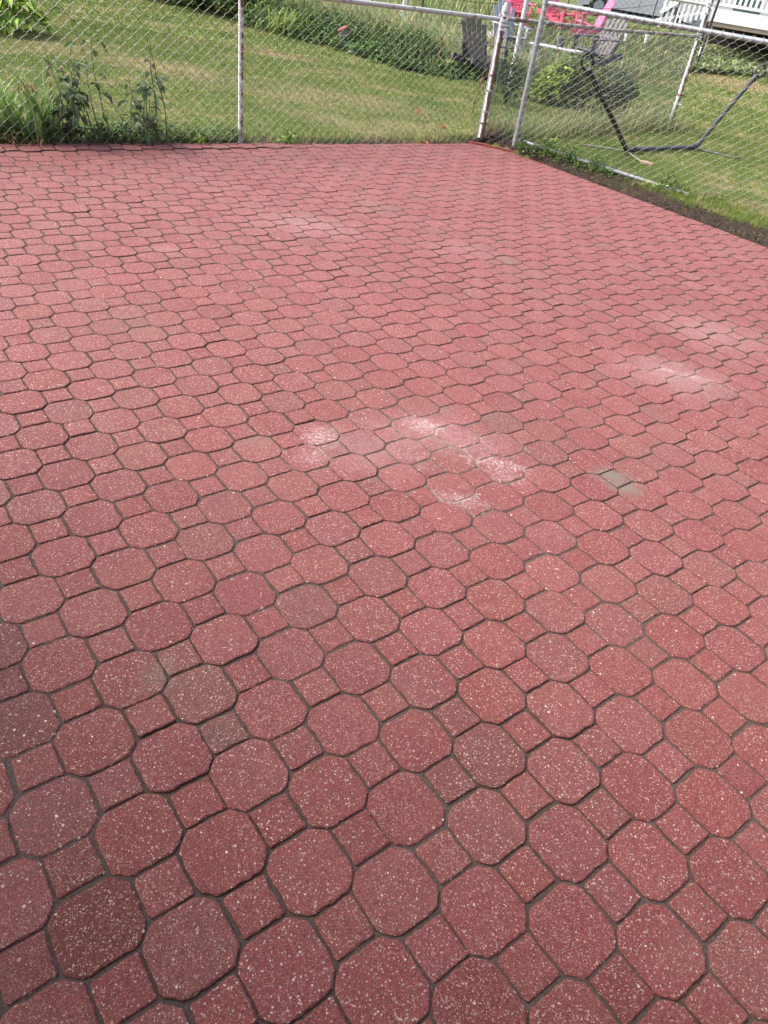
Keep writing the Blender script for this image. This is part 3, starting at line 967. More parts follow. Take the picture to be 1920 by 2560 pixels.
def in_view(x, y, m=90):
    P = np.stack([x, y, np.full_like(x, -CAM_H)], 1) @ RM
    px = 960 + FOC * P[:, 0] / -P[:, 2]; py = 1280 - FOC * P[:, 1] / -P[:, 2]
    return (px > -m * 3) & (px < 1920 + m * 3) & (py > -m * 2) & (py < 700) & (P[:, 2] < 0)


def keepA(x, y, r):
    k = in_view(x, y) & ((outA(x, y) > .05) | (outB(x, y) > .05))
    ob, oa = outB(x, y), outA(x, y)
    u = (x - EB0[0]) * dB[0] + (y - EB0[1]) * dB[1]
    # bare soil along the right edge, widening to the right
    edge = .15 + .10 * np.clip(u, 0, 4) + .05 * np.sin(x * 9) * np.sin(y * 7) + .03 * np.sin(x * 31)
    bare = (ob > 0) & (ob < edge) & (oa < .9)
    k &= ~(bare & (r.random(len(x)) > .12))
    k &= ~((np.hypot(x - .62, y - 9.92) < .34) & (r.random(len(x)) > .12))
    # thinner where the ground is worn, thinner far away
    den = np.clip(12.0 / np.maximum(y, 8), .3, 1) ** 1.3
    return k & (r.random(len(x)) < den)


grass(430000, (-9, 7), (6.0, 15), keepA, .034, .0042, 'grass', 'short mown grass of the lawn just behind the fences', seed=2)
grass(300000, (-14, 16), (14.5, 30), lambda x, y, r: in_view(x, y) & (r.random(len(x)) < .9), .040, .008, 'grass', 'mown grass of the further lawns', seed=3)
# taller fringe at fence feet
def fringe(x, y, r):
    oa = outA(x, y); u = (x - EA0[0]) * dA[0] + (y - EA0[1]) * dA[1]
    a = (oa > .015) & (oa < .20) & (u < 5.3)
    v = (x - .81) * .431 + (y - 9.44) * .902; uu = (x - .81) * .902 - (y - 9.44) * .431
    b = (v > .02) & (v < .25) & (uu > .15) & (uu < 1.5) & (r.random(len(x)) < .5)
    b2 = (v > -.2) & (v < .02) & (uu > .15) & (uu < 4) & (r.random(len(x)) < .10)
    c2 = np.abs((x - end_p[0]) * -vC[1] / LC + (y - end_p[1]) * vC[0] / LC) < .22
    c2 &= (x > .4) & (y > 9.8)
    clump = (np.sin(x * 7 + y * 3) * np.sin(y * 11 - x * 5) + r.random(len(x)) * 1.2) > .5
    return (a | b | c2 | b2) & clump
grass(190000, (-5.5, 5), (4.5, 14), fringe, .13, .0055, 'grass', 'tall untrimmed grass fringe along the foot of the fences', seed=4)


# ragged tufts that hang over the bare soil on the right
def tufts(x, y, r):
    ob = outB(x, y); u = (x - EB0[0]) * dB[0] + (y - EB0[1]) * dB[1]
    edge = .20 + .09 * np.clip(u, 0, 4) + .06 * np.sin(x * 9) * np.sin(y * 7) + .05 * np.sin(x * 23 + 2)
    cl = (np.sin(x * 17 + y * 9) * np.sin(y * 21 - x * 6) * .5 + .5)
    return (ob > edge) & (ob < edge + .75) & (u > 1.8) & (r.random(len(x)) < (.12 + .75 * cl) * np.clip(1.2 - (ob - edge) * 1.2, 0, 1))
grass(150000, (1.0, 5.5), (4.5, 9.6), tufts, .066, .0048, 'grass', 'ragged longer grass hanging over the bare soil strip on the right', seed=9)


# ------------------------------------------------------------------ plants at the back fence
def along(t, off=.1):                         # a point beyond the back edge
    p = EA0 + dA * t + nA * off; return np.array([p[0], p[1], float(gz(*p))])


def t_of(px, py=362):
    q = ground(px, py)[:2]; return float((q - EA0) @ dA)


iris_labels = ['iris clump of sword leaves at the far left end of the fence', 'iris clump with pale green sword leaves and withered stalks, second from the left', 'tall iris clump with the broadest upright leaves beside the dark leafy vine']
for k, (px, off, n, H) in enumerate(((12, .16, 44, .50), (70, .12, 30, .58), (138, .14, 34, .64))):
    b = along(t_of(px), off)
    e = empty('iris', tuple(b), iris_labels[k], 'plant', 'irises by the fence')
    for _ in range(n):
        f = Fol()
        a = rng.uniform(0, 2 * math.pi) if rng.random() < .3 else angA + math.pi * rng.integers(0, 2) + rng.normal(0, .3)
        p = np.array([rng.normal(0, .07), rng.normal(0, .05), 0])
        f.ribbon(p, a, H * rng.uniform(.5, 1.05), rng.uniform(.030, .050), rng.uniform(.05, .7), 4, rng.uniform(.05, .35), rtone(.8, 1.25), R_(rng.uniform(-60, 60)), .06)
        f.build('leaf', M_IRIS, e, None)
    f = Fol()
    for _ in range(22):
        f.ribbon(np.array([rng.normal(0, .12), rng.normal(0, .07), 0]), rng.uniform(0, 6.28), rng.uniform(.12, .3), .012, rng.uniform(1.5, 3), 4, rng.uniform(.2, .9), rtone(.6, 1.0))
    f.build('dead_leaves', M_DRY, e)
    if k > 0:
        for _ in range(3):
            q = np.array([rng.normal(0, .06), rng.normal(0, .05), 0]); top = q + np.array([rng.normal(0, .05), rng.normal(0, .03), rng.uniform(.45, .66)])
            st = MB().tube([q, (q + top) / 2 + .01, top], [.004, .0035, .0025], 5).build('stalk', M_STALK, e)
            f = Fol()
            for _ in range(9): f.leaf(top - np.array([0, 0, rng.uniform(0, .1)]), rdir(), (0, 0, 1), rng.uniform(.03, .06), .02, rtone(.7, 1.3))
            f.build('withered_bloom', M_DRY, st)


def vine(name, label, px, off, stems, leafL, mat, lean=.25, top=1.0, n_leaf=9, group=None):
    b = along(t_of(px), off)
    e = empty(name, tuple(b), label, 'plant', group)
    for s_ in range(stems):
        H = top * rng.uniform(.6, 1.05); a = rng.uniform(0, 6.28); q = np.array([rng.normal(0, .05), rng.normal(0, .03), 0.0]); pts = [q.copy()]
        d = np.array([math.cos(a) * lean, math.sin(a) * lean * .4, 1.0])
        for i in range(7):
            d = d + rng.normal(0, .13, 3); d[2] = max(d[2], .4); q = q + d / np.linalg.norm(d) * H / 7; pts.append(q.copy())
        st = MB().tube(pts, np.linspace(.006, .002, 8), 5).build('stem', plain('green_stem', (.09, .11, .05)), e)
        f = Fol()
        for i in range(n_leaf):
            t = rng.uniform(.12, 1); k = min(int(t * 7), 6); p = pts[k] + (pts[k + 1] - pts[k]) * (t * 7 - k)
            a2 = rng.uniform(0, 6.28); dr = np.array([math.cos(a2), math.sin(a2), rng.uniform(-.75, .25)])
            p2 = p + dr * .03
            f.leaf(p2, dr, (rng.normal(0, .3), rng.normal(0, .3), 1), leafL * rng.uniform(.7, 1.25), leafL * .5, rtone(.7, 1.35), .22, .25)
        f.build('leaves', mat, st)
    return e


vine('leafy_vine', 'dark leafy vine climbing the fence between the irises and the grey post', 186, .05, 7, .12, M_LEAF_G, .25, .80, 12)
vine('sapling', 'thin sapling with drooping leaves about halfway between the dark vine and the line post', 262, .07, 3, .12, M_LEAF_D, .15, 1.12, 8)
vine('milkweed', 'stems with paired blue green leaves close left of the lilac grey line post', 372, .06, 6, .11, M_LEAF_G, .15, .62, 12)
vine('bindweed', 'slender climbing weed with small hanging leaves above the paired leaf stems', 405, .05, 2, .07, M_LEAF_G, .1, 1.1, 8)
vine('small_weed', 'low broad leaved weed at the fence foot just left of the line post', 505, .07, 4, .06, M_LEAF_B, .6, .13, 6)
vine('small_weed', 'low bright weed tuft at the fence foot right of the line post', 725, .07, 5, .06, M_LEAF_B, .6, .15, 7)
vine('small_weed', 'low leafy weeds under the dark vine', 300, .12, 8, .06, M_LEAF_D, .5, .24, 9)
# the mixed ground weeds at the left feet of the fence
f = Fol()
for _ in range(1500):
    t = rng.uniform(-.3, 2.2); b = along(t, abs(rng.normal(.12, .08)) + .02)
    a = rng.uniform(0, 6.28)
    f.leaf(b + (0, 0, rng.uniform(0, .12)), (math.cos(a), math.sin(a), rng.uniform(-.1, .9)), (0, 0, 1), rng.uniform(.025, .065), .028, rtone(.6, 1.3, .1))
o = f.build('weeds', M_LEAF_D); o['label'] = 'low mixed weeds around the irises at the left foot of the fence'; o['category'] = 'weeds'
# dead stalk behind the end post
b = ground(1175, 300); e = empty('dead_stalk', (b[0], b[1], 0), 'withered brown stalk with shrivelled leaves hanging left of the flaking end post', 'plant')
pts = [(0, 0, 0), (.02, .02, .25), (.06, .0, .5), (.09, .02, .8), (.12, 0, 1.05)]
st = MB().tube(pts, .006, 5).build('stem', M_RUST, e)
f = Fol()
for _ in range(26):
    t = rng.uniform(.0, .99) * 4; k = int(t); p = lerp(pts[k], pts[k + 1], t - k)
    f.leaf(p, (rng.normal(0, .5), rng.normal(0, .5), -1), (1, 0, 0), rng.uniform(.05, .1), .035, rtone(.25, .8))
f.build('withered_leaves', M_DRY, st)

# dry leaves and twigs lying about
for px, py, lab in ((1043, 285, 'curled orange dry leaf caught low in the back fence left of the end post'), (1062, 357, 'orange brown dry leaf lying on the patio edge under the back fence'), (1108, 320, 'small pinkish dry leaf on the grass behind the back fence')):
    q = ground(px, py); f = Fol()
    for _ in range(4): f.leaf((rng.normal(0, .01), rng.normal(0, .01), .012), rdir() * (1, 1, .5), (0, 0, 1), .06, .045, (1.5, .9, .6), .4, .5)
    o = f.build('dry_leaf', M_DRY, None, None); o.location = (q[0], q[1], float(gz(q[0], q[1])) + (.05 if py < 300 else .0)); o['label'] = lab; o['category'] = 'leaf'

# a little litter blown onto the paving
f = Fol()
for k in range(60):
    t = rng.uniform(0, 5); off = -abs(rng.normal(0, .45)) - .03; p = EA0 + dA * t + nA * off if k % 2 else EB0 + dB * rng.uniform(.1, 3.6) - nB * abs(rng.normal(0, .2)) - nB * .03
    if k % 3: f.leaf((p[0], p[1], .006), rdir() * (1, 1, .15), (0, 0, 1), rng.uniform(.012, .03), .014, rtone(.3, 1.0), .3, .2)
    else: f.ribbon((p[0], p[1], .006), rng.uniform(0, 6.28), rng.uniform(.04, .09), .003, .3, 3, 1.45, rtone(.5, 1.0))
o = f.build('leaf_litter', M_DRY); o['label'] = 'specks of dry leaf and grass blown onto the far rim of the paving'; o['category'] = 'litter'

# vegetation on the right bank
def on_bank(u, v): p = pB + vB * u + np.array([-vB[1], vB[0]]) * v; return np.array([p[0], p[1], float(gz(*p))])
f = Fol()
for _ in range(900):
    u = rng.uniform(.05, 1.25); b = on_bank(u, rng.normal(-.05, .08)); a = rng.uniform(0, 6.28)
    f.leaf(b + (0, 0, rng.uniform(0, .05)), (math.cos(a), math.sin(a), rng.uniform(-.1, .8)), (0, 0, 1), rng.uniform(.02, .05), .024, rtone(.6, 1.4, .2))
for uc, nn in ((.42, 110), (.70, 130), (1.02, 120), (1.86, 90)):
    for _ in range(nn):
        b = on_bank(uc + rng.normal(0, .07), rng.normal(-.02, .04)); a = rng.uniform(0, 6.28)
        if rng.random() < .5: f.leaf(b + (0, 0, rng.uniform(.02, .15)), (math.cos(a), math.sin(a), rng.uniform(-.1, .8)), (0, 0, 1), rng.uniform(.03, .06), .03, rtone(.5, 1.3, .2))
        else: f.ribbon(b, a, rng.uniform(.08, .2), .006, rng.uniform(.3, 1.6), 3, rng.uniform(0, .6), rtone(.6, 1.4, .3))
o = f.build('weeds', M_LEAF_D); o['label'] = 'small creeping weeds on the soil bank along the bottom rail'; o['category'] = 'weeds'
for (px, py, L_, n_, lab) in ((1600, 468, .35, 9, 'pale bindweed runner with light green leaves trailing over the bare soil'), (1365, 368, .12, 14, 'leafy weed with pale round leaves growing over the bottom rail')):
    q = ground(px, py); e = empty('creeping_weed', (q[0], q[1], float(gz(q[0], q[1]))), lab, 'plant')
    pts = [np.array([t * L_ * .8, -t * L_ * .5, .02 + .03 * math.sin(t * 9)]) for t in np.linspace(0, 1, 7)]
    st = MB().tube(pts, .003, 5).build('stem', plain('pale_stem', (.35, .33, .22)), e); f = Fol()
    for _ in range(n_):
        p = pts[rng.integers(0, 6)]; a = rng.uniform(0, 6.28); f.leaf(p + (0, 0, rng.uniform(0, .07)), (math.cos(a), math.sin(a), .2), (0, 0, 1), .055, .05, rtone(1.2, 1.9))
    f.build('leaves', M_LEAF_B, st)
# roots / dead grass on the soil
f = Fol()
for _ in range(420):
    u = rng.uniform(-.1, 3.6); v = rng.uniform(.01, .2 + .12 * u); p = EB0 + dB * u + nB * v
    f.ribbon((p[0], p[1], float(gz(*p)) + .006), rng.uniform(0, 6.28), rng.uniform(.04, .15), .003, rng.uniform(.3, 1.6), 3, rng.uniform(.9, 1.5), rtone(.4, 1.1))
for _ in range(240):
    p = np.array([.62, 9.88]) + rng.normal(0, .17, 2)
    if outB(*p) < .02 or outA(*p) < -.2: continue
    f.ribbon((p[0], p[1], float(gz(*p)) + .004), rng.uniform(0, 6.28), rng.uniform(.05, .17), .003, rng.uniform(.3, 1.6), 3, rng.uniform(.5, 1.5), rtone(.2, .7))
for _ in range(130):
    b = along(rng.uniform(-.2, 2.0), rng.uniform(.015, .1)); f.ribbon(b + (0, 0, .01), rng.uniform(0, 6.28), rng.uniform(.06, .22), .004, rng.uniform(.3, 1.6), 3, rng.uniform(.8, 1.5), rtone(.4, 1.2))
o = f.build('dead_grass', M_DRY); o['label'] = 'dry roots and dead grass strewn on the bare soil round the patio edge'; o['category'] = 'dead grass'


# ------------------------------------------------------------------ shrubs and beds
def shrub(name, label, c, rx, ry, h, n, L, W, mat, group=None, tone=(.55, 1.35), stems=5, low=0.05, dry=0.0, cat='shrub'):
    z0 = float(gz(c[0], c[1])); e = empty(name, (c[0], c[1], z0), label, cat, group)
    mb = MB()
    for _ in range(stems):
        a = rng.uniform(0, 6.28); mb.tube([(0, 0, 0), (math.cos(a) * rx * .3, math.sin(a) * ry * .3, h * .4), (math.cos(a) * rx * .6, math.sin(a) * ry * .6, h * .8)], [.012, .008, .003], 5)
    mb.build('stems', plain('brown_stem', (.09, .07, .045)), e)
    f = Fol()
    cl = [(rng.normal(0, .55), rng.normal(0, .55), rng.uniform(.25, .9), rng.uniform(.6, 1.4)) for _ in range(14)]
    for _ in range(n):
        c_ = cl[rng.integers(0, 14)]; d = rdir()
        x = np.clip(c_[0] * .75 + d[0] * .38, -1.1, 1.1); y = np.clip(c_[1] * .75 + d[1] * .38, -1.1, 1.1); z = np.clip(c_[2] + d[2] * .25, low, 1.1)
        rr = math.hypot(x, y)
        if rr > 1.15: continue
        z *= 1 - .35 * rr * rr
        dr = np.array([x * .8 + rng.normal(0, .5), y * .8 + rng.normal(0, .5), rng.uniform(-.35, .6)])
        f.leaf((x * rx, y * ry, max(z, .03) * h), dr, (rng.normal(0, .4), rng.normal(0, .4), 1), L * rng.uniform(.6, 1.2), W * rng.uniform(.7, 1.2), rtone(tone[0] * c_[3], tone[1] * c_[3], dry), .15, .2)
    f.build('foliage', mat, e)
    return e


def gp(px, py): return ground(px, py)[:2]


# hosta clump at the left edge
def hosta(label, c, r, h, n, L, mat, group=None):
    e = empty('hosta', (c[0], c[1], float(gz(c[0], c[1]))), label, 'plant', group); f = Fol()
    for _ in range(n):
        a = rng.uniform(0, 6.28); k = rng.random() ** .6; p = np.array([math.cos(a) * r * k * .75, math.sin(a) * r * k * .75, h * (1 - .75 * k * k) * rng.uniform(.75, 1)])
        f.leaf(p, (math.cos(a), math.sin(a), rng.uniform(-.5, .25)), (0, 0, 1), L * rng.uniform(.7, 1.15), L * .62, rtone(.65, 1.5), .18, .35)
        if rng.random() < .3: f.ribbon((0, 0, 0), a, h * 1.0, .012, .6, 3, .3 + k * .5, rtone(.6, .9))
    f.build('leaves', mat, e); return e


hosta('bright yellow green hosta clump at the left edge of the picture', gp(18, 78), .62, .62, 170, .24, M_LEAF_B)
hosta('second bright hosta clump further back at the left picture edge', gp(-60, 40), .7, .7, 150, .26, M_LEAF_B)
# broad-leaved bed behind the lawn, upper middle
bed = [(300, -30), (352, -14), (405, 3), (452, 12), (500, 26), (548, 38), (590, 48)]
lab7 = ['leafy green shrub nearest the left end of the upper bed', 'second leafy shrub of the upper bed from the left', 'third leafy shrub of the upper bed from the left', 'leafy shrub in the middle of the upper bed', 'leafy shrub of the upper bed, third from the line post', 'leafy shrub of the upper bed, second left of the line post', 'dark leafy shrub of the upper bed directly left of the line post']
for k, (px, py) in enumerate(bed):
    c_ = gp(px, py); c_ = c_ + np.array([-.25, .55])
    shrub('bed_shrub', lab7[k], c_, .85, .75, rng.uniform(.75, .95), 1500, .16, .10, M_LEAF_B if k in (0, 2, 3, 5) else M_LEAF_D, 'broad leaved shrubs of the upper bed', (.55, 1.5))
# daylilies right of the line post
lab4 = ['daylily clump behind the line post in the upper bed', 'daylily clump with an orange flower, right of the line post', 'bright arching daylily clump at the lawn edge', 'daylily clump left of the bird house']
for k, (px, py, H, n) in enumerate(((640, 55, .75, 170), (712, 62, .95, 240), (722, 92, .55, 200), (780, 92, .6, 170))):
    c_ = gp(px, py) + np.array([-.1, .35]); z0 = float(gz(*c_)); e = empty('daylily', (*c_, z0), lab4[k], 'plant', 'daylilies in the upper bed'); f = Fol()
    for _ in range(n):
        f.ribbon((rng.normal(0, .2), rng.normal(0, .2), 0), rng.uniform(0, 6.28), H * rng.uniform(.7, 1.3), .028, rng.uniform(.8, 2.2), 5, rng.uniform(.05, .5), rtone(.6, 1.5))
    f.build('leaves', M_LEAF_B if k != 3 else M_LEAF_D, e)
    if k == 1:
        top = np.array([.12, 0, .80]); st = MB().tube([(0, 0, 0), (.08, 0, .55), top], .006, 5).build('flower_stalk', plain('green_stalk', (.12, .2, .05)), e)
        f = Fol()
        for a in np.arange(6) * 1.047: f.leaf(top, (math.cos(a), math.sin(a), .55), (0, 0, 1), .13, .06, (1, 1, 1), .1, .3)
        f.build('flower', M_FLOWER, st, None)

# weeds bed running diagonally to the right
f = Fol(); f2 = Fol()
line = [(600, 62), (700, 88), (800, 112), (900, 142), (1000, 172), (1100, 192), (1180, 196), (1250, 200)]
LP = np.array([gp(*q) for q in line])
for _ in range(8600):
    t = rng.uniform(0, len(LP) - 1.001); k = int(t); p = LP[k] + (LP[k + 1] - LP[k]) * (t - k)
    back = rng.random() ** .8 * 2.4; p = p + np.array([.35, .95]) * back + rng.normal(0, .08, 2)
    H = (.16 + .36 * min(back, 1.3)) * rng.uniform(.6, 1.2) * (1 if t < 4.2 else .5)
    z = float(gz(*p)) ; kd = rng.random()
    if kd < .45 or back > 1.2:
        if back < .9: continue
        f.ribbon((p[0], p[1], z), rng.uniform(0, 6.28), H * 1.3, .018, rng.uniform(.1, 1.2), 3, rng.uniform(.0, .4), rtone(.7, 1.5, .2))
    else:
        for q in range(7): f2.leaf((p[0] + rng.normal(0, .05), p[1] + rng.normal(0, .05), z + H * rng.uniform(.1, 1)), rdir() * (1, 1, .5), (0, 0, 1), rng.uniform(.06, .13), .06, rtone(.45, 1.35))
o = f.build('tall_grass', M_WEED); o['label'] = 'tall wild grass growing in the bed behind the small bird house'; o['category'] = 'tall grass'
o = f2.build('weeds', M_LEAF_D); o['label'] = 'dark green weeds and ground cover in the diagonal bed behind the lawn'; o['category'] = 'weeds'
# pale scrub beyond (between the garden stakes and round the chairs)
f = Fol()
for _ in range(9000):
    px = rng.uniform(780, 1720); py = rng.uniform(14, 190)
    if px < 1000 and py > 90: continue
    if px > 1400 and py < 85: continue
    q = ground(px, py)
    if q[1] < 15.6: continue
    p = q[:2] + rng.normal(0, .1, 2); H = rng.uniform(.12, .5) * (1.0 if px < 1300 else .55)
    f.ribbon((p[0], p[1], float(gz(*p))), rng.uniform(0, 6.28), H, .022 + .0008 * p[1], rng.uniform(.1, 1.5), 2, rng.uniform(0, .5), rtone(.7, 1.35, .12))
o = f.build('tall_grass', M_WEED); o['label'] = 'pale seeding grass on the rough ground round the garden chairs'; o['category'] = 'tall grass'
# yellow green ground cover right of the tall post
f = Fol()
for _ in range(5200):
    px = rng.uniform(1700, 1990); py = rng.uniform(112, 182) + (px - 1740) * .06; q = ground(px, py); p = q[:2]
    a = rng.uniform(0, 6.28)
    f.leaf((p[0], p[1], float(gz(*p)) + rng.uniform(.02, .12)), (math.cos(a), math.sin(a), rng.uniform(-.2, .7)), (0, 0, 1), rng.uniform(.09, .18), .09, rtone(.75, 1.5))
o = f.build('ground_cover', M_WEED); o['label'] = 'yellow green ground cover between the lawn and the white deck'; o['category'] = 'ground cover'

shrub('garden_shrub', 'leafy bush with fresh green top growing behind the shiny grey post', gp(1410, 262), .60, .48, .66, 2600, .095, .06, M_LEAF_B, None, (.55, 1.5), 9)
shrub('garden_shrub', 'darker grey green bush beside the fresh green one, right behind the hammock arm', gp(1520, 285) , .5, .42, .62, 1900, .07, .04, M_LEAF_G, None, (.35, 1.1), 9)
shrub('garden_shrub', 'straggly weed bush in the corner between the flaking post and the shiny post', gp(1262, 262), .34, .34, .7, 900, .06, .035, M_LEAF_D, None, (.4, 1.1), 7, .02, .1)
# long grass at the foot of the middle fence
f = Fol()
for _ in range(2600):
    t = rng.uniform(.02, 1.02); p = end_p + vC * t + np.array([.63, -.78]) * rng.normal(.05, .2) + np.array([0, .12]); H = rng.uniform(.12, .42) * (1 if t > .35 else .7)
    f.ribbon((p[0], p[1], float(gz(*p))), rng.uniform(0, 6.28), H, .008, rng.uniform(.2, 1.5), 3, rng.uniform(0, .4), rtone(.6, 1.3, .2))
o = f.build('tall_grass', M_WEED); o['label'] = 'long uncut grass along the middle fence up to the tall white post'; o['category'] = 'tall grass'

# ------------------------------------------------------------------ garden ornaments
q = ground(862, 122); s_ = 1.0
bh = empty('bird_house', (q[0], q[1], float(gz(q[0], q[1]))), 'small weathered wooden bird house with a red roof standing in the weed bed', 'bird house', None, R_(12))
M_OLDW = plain('weathered_wood', (.30, .25, .20), .85, 30, .7)
MB().prism([(-.12, 0), (.12, 0), (.12, .30), (0, .37), (-.12, .30)], -.11, .11, 1).build('body', M_OLDW, bh)
M_REDR = plain('red_roof', (.22, .05, .045), .7)
for s in (-1, 1):
    MB().box((s * .078, 0, .352), (.185, .29, .022), roty(s * R_(30)), .003).build('roof_panel', M_REDR, bh)
MB().box((0, -.1125, .19), (.075, .006, .085)).build('opening', M_BLACK, bh)
MB().box((0, -.116, .135), (.11, .012, .016)).box((0, -.116, .245), (.11, .012, .016)).build('trim', M_WHITE, bh)
q = ground(812, 92)
st = MB().box((0, 0, .1), (.30, .16, .24), roty(.12), .03).build('edging_stone', plain('grey_stone', (.24, .23, .22), .9, 14, .7), None, False, loc=(q[0], q[1], q[2] - .02)); st['label'] = 'upright grey stone slab left of the bird house'; st['category'] = 'stone'
q = ground(880, 135)
st = MB().box((0, 0, .02), (.16, .11, .05), None, .02).build('pale_rock', plain('pale_rock', (.5, .48, .42), .9, 14, .8), None, False, loc=(q[0], q[1], q[2] + .01)); st['label'] = 'small pale rock lying on the lawn in front of the bird house'; st['category'] = 'rock'


# ------------------------------------------------------------------ chairs
def adirondack(label, loc, rz, mat, group='garden chairs', scale=1.0):
    e = empty('adirondack_chair', tuple(loc), label, 'chair', group, rz); e.scale = (scale,) * 3
    back_t = R_(24)
    # chair faces +x
    for k in range(5):
        y = (k - 2) * .105; H = .78 - .035 * (k - 2) ** 2; fan = (k - 2) * R_(2.2)
        Rm = roty(-back_t) @ rotx(-fan)
        c_ = np.array([-.16, y, .30]) + Rm @ np.array([0, 0, H / 2])
        m = MB().box(c_, (.02, .092, H), Rm, .004)
        m.build('back_slat', mat, e)
    for k in range(6):
        x = .34 - k * .092; z = .36 - k * .022
        MB().box((x, 0, z), (.08, .52, .02), roty(R_(-14) * -1), .004).build('seat_slat', mat, e)
    for s in (-1, 1):
        MB().box((.06, s * .33, .565), (.72, .125, .024), roty(R_(2)), .006).build('armrest', mat, e)
        MB().box((.34, s * .275, .28), (.095, .024, .56), None, .003).build('front_leg', mat, e)
        MB().box((-.08, s * .245, .20), (.98, .024, .105), roty(R_(15)), .003).build('rear_leg', mat, e)
        MB().box((-.24, s * .275, .38), (.07, .024, .36), roty(R_(-18)), .003).build('arm_support', mat, e)
    MB().box((-.29, 0, .60), (.024, .58, .07), roty(-back_t), .003).build('back_brace', mat, e)
    return e


M_DARKCH = plain('charcoal_resin', (.085, .080, .095), .5)
M_GREYCH = plain('grey_resin', (.30, .31, .36), .5)
M_PINKCH = plain('pink_resin', (.72, .085, .17), .5)
M_PINK2 = plain('light_pink_resin', (.80, .16, .32), .5)
M_LTGREY = plain('weathered_grey', (.45, .45, .46), .6)
q = ground(1196, 196)
adirondack('charcoal garden chair with a rounded slat back left of the flaking end post', q, R_(48), M_DARKCH, scale=1.0)
q = ground(1262, 132)
adirondack('blue grey garden chair just behind the charcoal one', q, R_(-60), M_GREYCH)
q = ground(1475, 176)
adirondack('charcoal garden chair leaning beside the hammock hook', q, R_(215), M_DARKCH, scale=1.15)
q = sight(1292, 28, 24.5); q[2] = float(gz(q[0], q[1])); adirondack('bright pink garden chair above the flaking end post', q, R_(-75), M_PINKCH)
q = sight(1392, 48, 25.5); q[2] = float(gz(q[0], q[1])); adirondack('pink garden chair half hidden by the shiny grey post', q, R_(-40), M_PINKCH)
q = sight(1480, 52, 24.6); q[2] = float(gz(q[0], q[1])); adirondack('light pink garden chair seen from the side, nearest the silver car', q, R_(190), M_PINK2)
# low table
q = ground(1375, 180); tb = empty('garden_table', tuple(q), 'low weathered garden table with a pale top between the charcoal chairs', 'table', None, R_(-25))
for k in range(6): MB().box((0, (k - 2.5) * .092, .47), (1.15, .082, .024), None, .004).build('top_slat', M_LTGREY, tb)
for sx in (-1, 1):
    for sy in (-1, 1): MB().box((sx * .46, sy * .2, .225), (.06, .06, .45), None, .004).build('leg', M_LTGREY, tb)
q2 = np.array(q) + np.array([.1, .1, .482]); bk = empty('bucket', tuple(q2), 'dark grey pot standing on the low garden table', 'pot')
MB().tube([(0, 0, 0), (0, 0, .16)], [.07, .09], 14).build('pot_body', plain('dark_pot', (.08, .085, .10)), bk, True)
MB().tube([(0, 0, .1605), (0, 0, .175)], [.098, .098], 14).build('rim', plain('pot_rim', (.12, .12, .14)), bk, True)

# ------------------------------------------------------------------ garden wire fence with black stakes
gf = empty('garden_fence', (0, 0, 0), 'low garden wire fence with thin black stakes and sagging strands beyond the chairs', 'fence')
stakes = [(800, 8), (927, 40), (1043, 108), (1395, 112), (1610, 112), (1644, 178), (1737, 176)]
tops = []
for k, (px, py) in enumerate(stakes):
    q = ground(px, py); z = float(gz(q[0], q[1])); H = (1.2, 1.2, 1.25, 1.1, 1.3, 1.6, 2.6)[k]; r_ = .026 if k < 3 else .016 if k < 6 else .032
    MB().tube([(q[0], q[1], z - .1), (q[0] + .01, q[1], z + H)], r_, 8).build('stake', M_BLACK, gf, True)
    tops.append((q[0], q[1], z + min(H, 1.2) * .8))
for a, b in zip(tops[:-1], tops[1:]):
    a, b = np.array(a), np.array(b)
    for dz in (0, -.45):
        pts = [a * (1 - t) + b * t + np.array([0, 0, dz - .35 * t * (1 - t)]) for t in np.linspace(0, 1, 12)]
        MB().tube(pts, .006, 4).build('strand', M_BLACK, gf)
# solar garden lights, white markers
for px, py, lab in ((1492, 118, 'white garden marker in front of the leaning charcoal chair'), (1556, 112, 'white slatted garden marker left of the tall post'), (1741, 150, 'white ribbed garden light beside the thick black stake'), (1606, 118, 'small white plant label among the pale grass')):
    q = ground(px, py + 14); z = float(gz(q[0], q[1])); e = empty('garden_marker', (q[0], q[1], z), lab, 'garden marker', 'white garden markers')
    MB().tube([(0, 0, 0), (0, 0, .22)], .008, 6).build('spike', M_GALV, e)
    MB().tube([(0, 0, .2205), (0, 0, .24), (.0, 0, .42), (.0, 0, .44)], [.03, .045, .06, .02], 8).build('shade', M_WHITE, e)

# white short posts of a broken picket behind
for px, py, H, lab in ((1000, 78, .95, 'leaning white post behind the weed bed below the top rail'),):
    q = ground(px, py); z = float(gz(q[0], q[1]))
    o = MB().box((0, 0, H / 2), (.09, .09, H), None, .006).tube([(0, 0, H), (0, 0, H + .04)], [.05, .01], 4).build('white_post', M_WHITE, None, loc=(q[0], q[1], z - .02), rot=(R_(2), R_(3), .2)); o['label'] = lab; o['category'] = 'post'

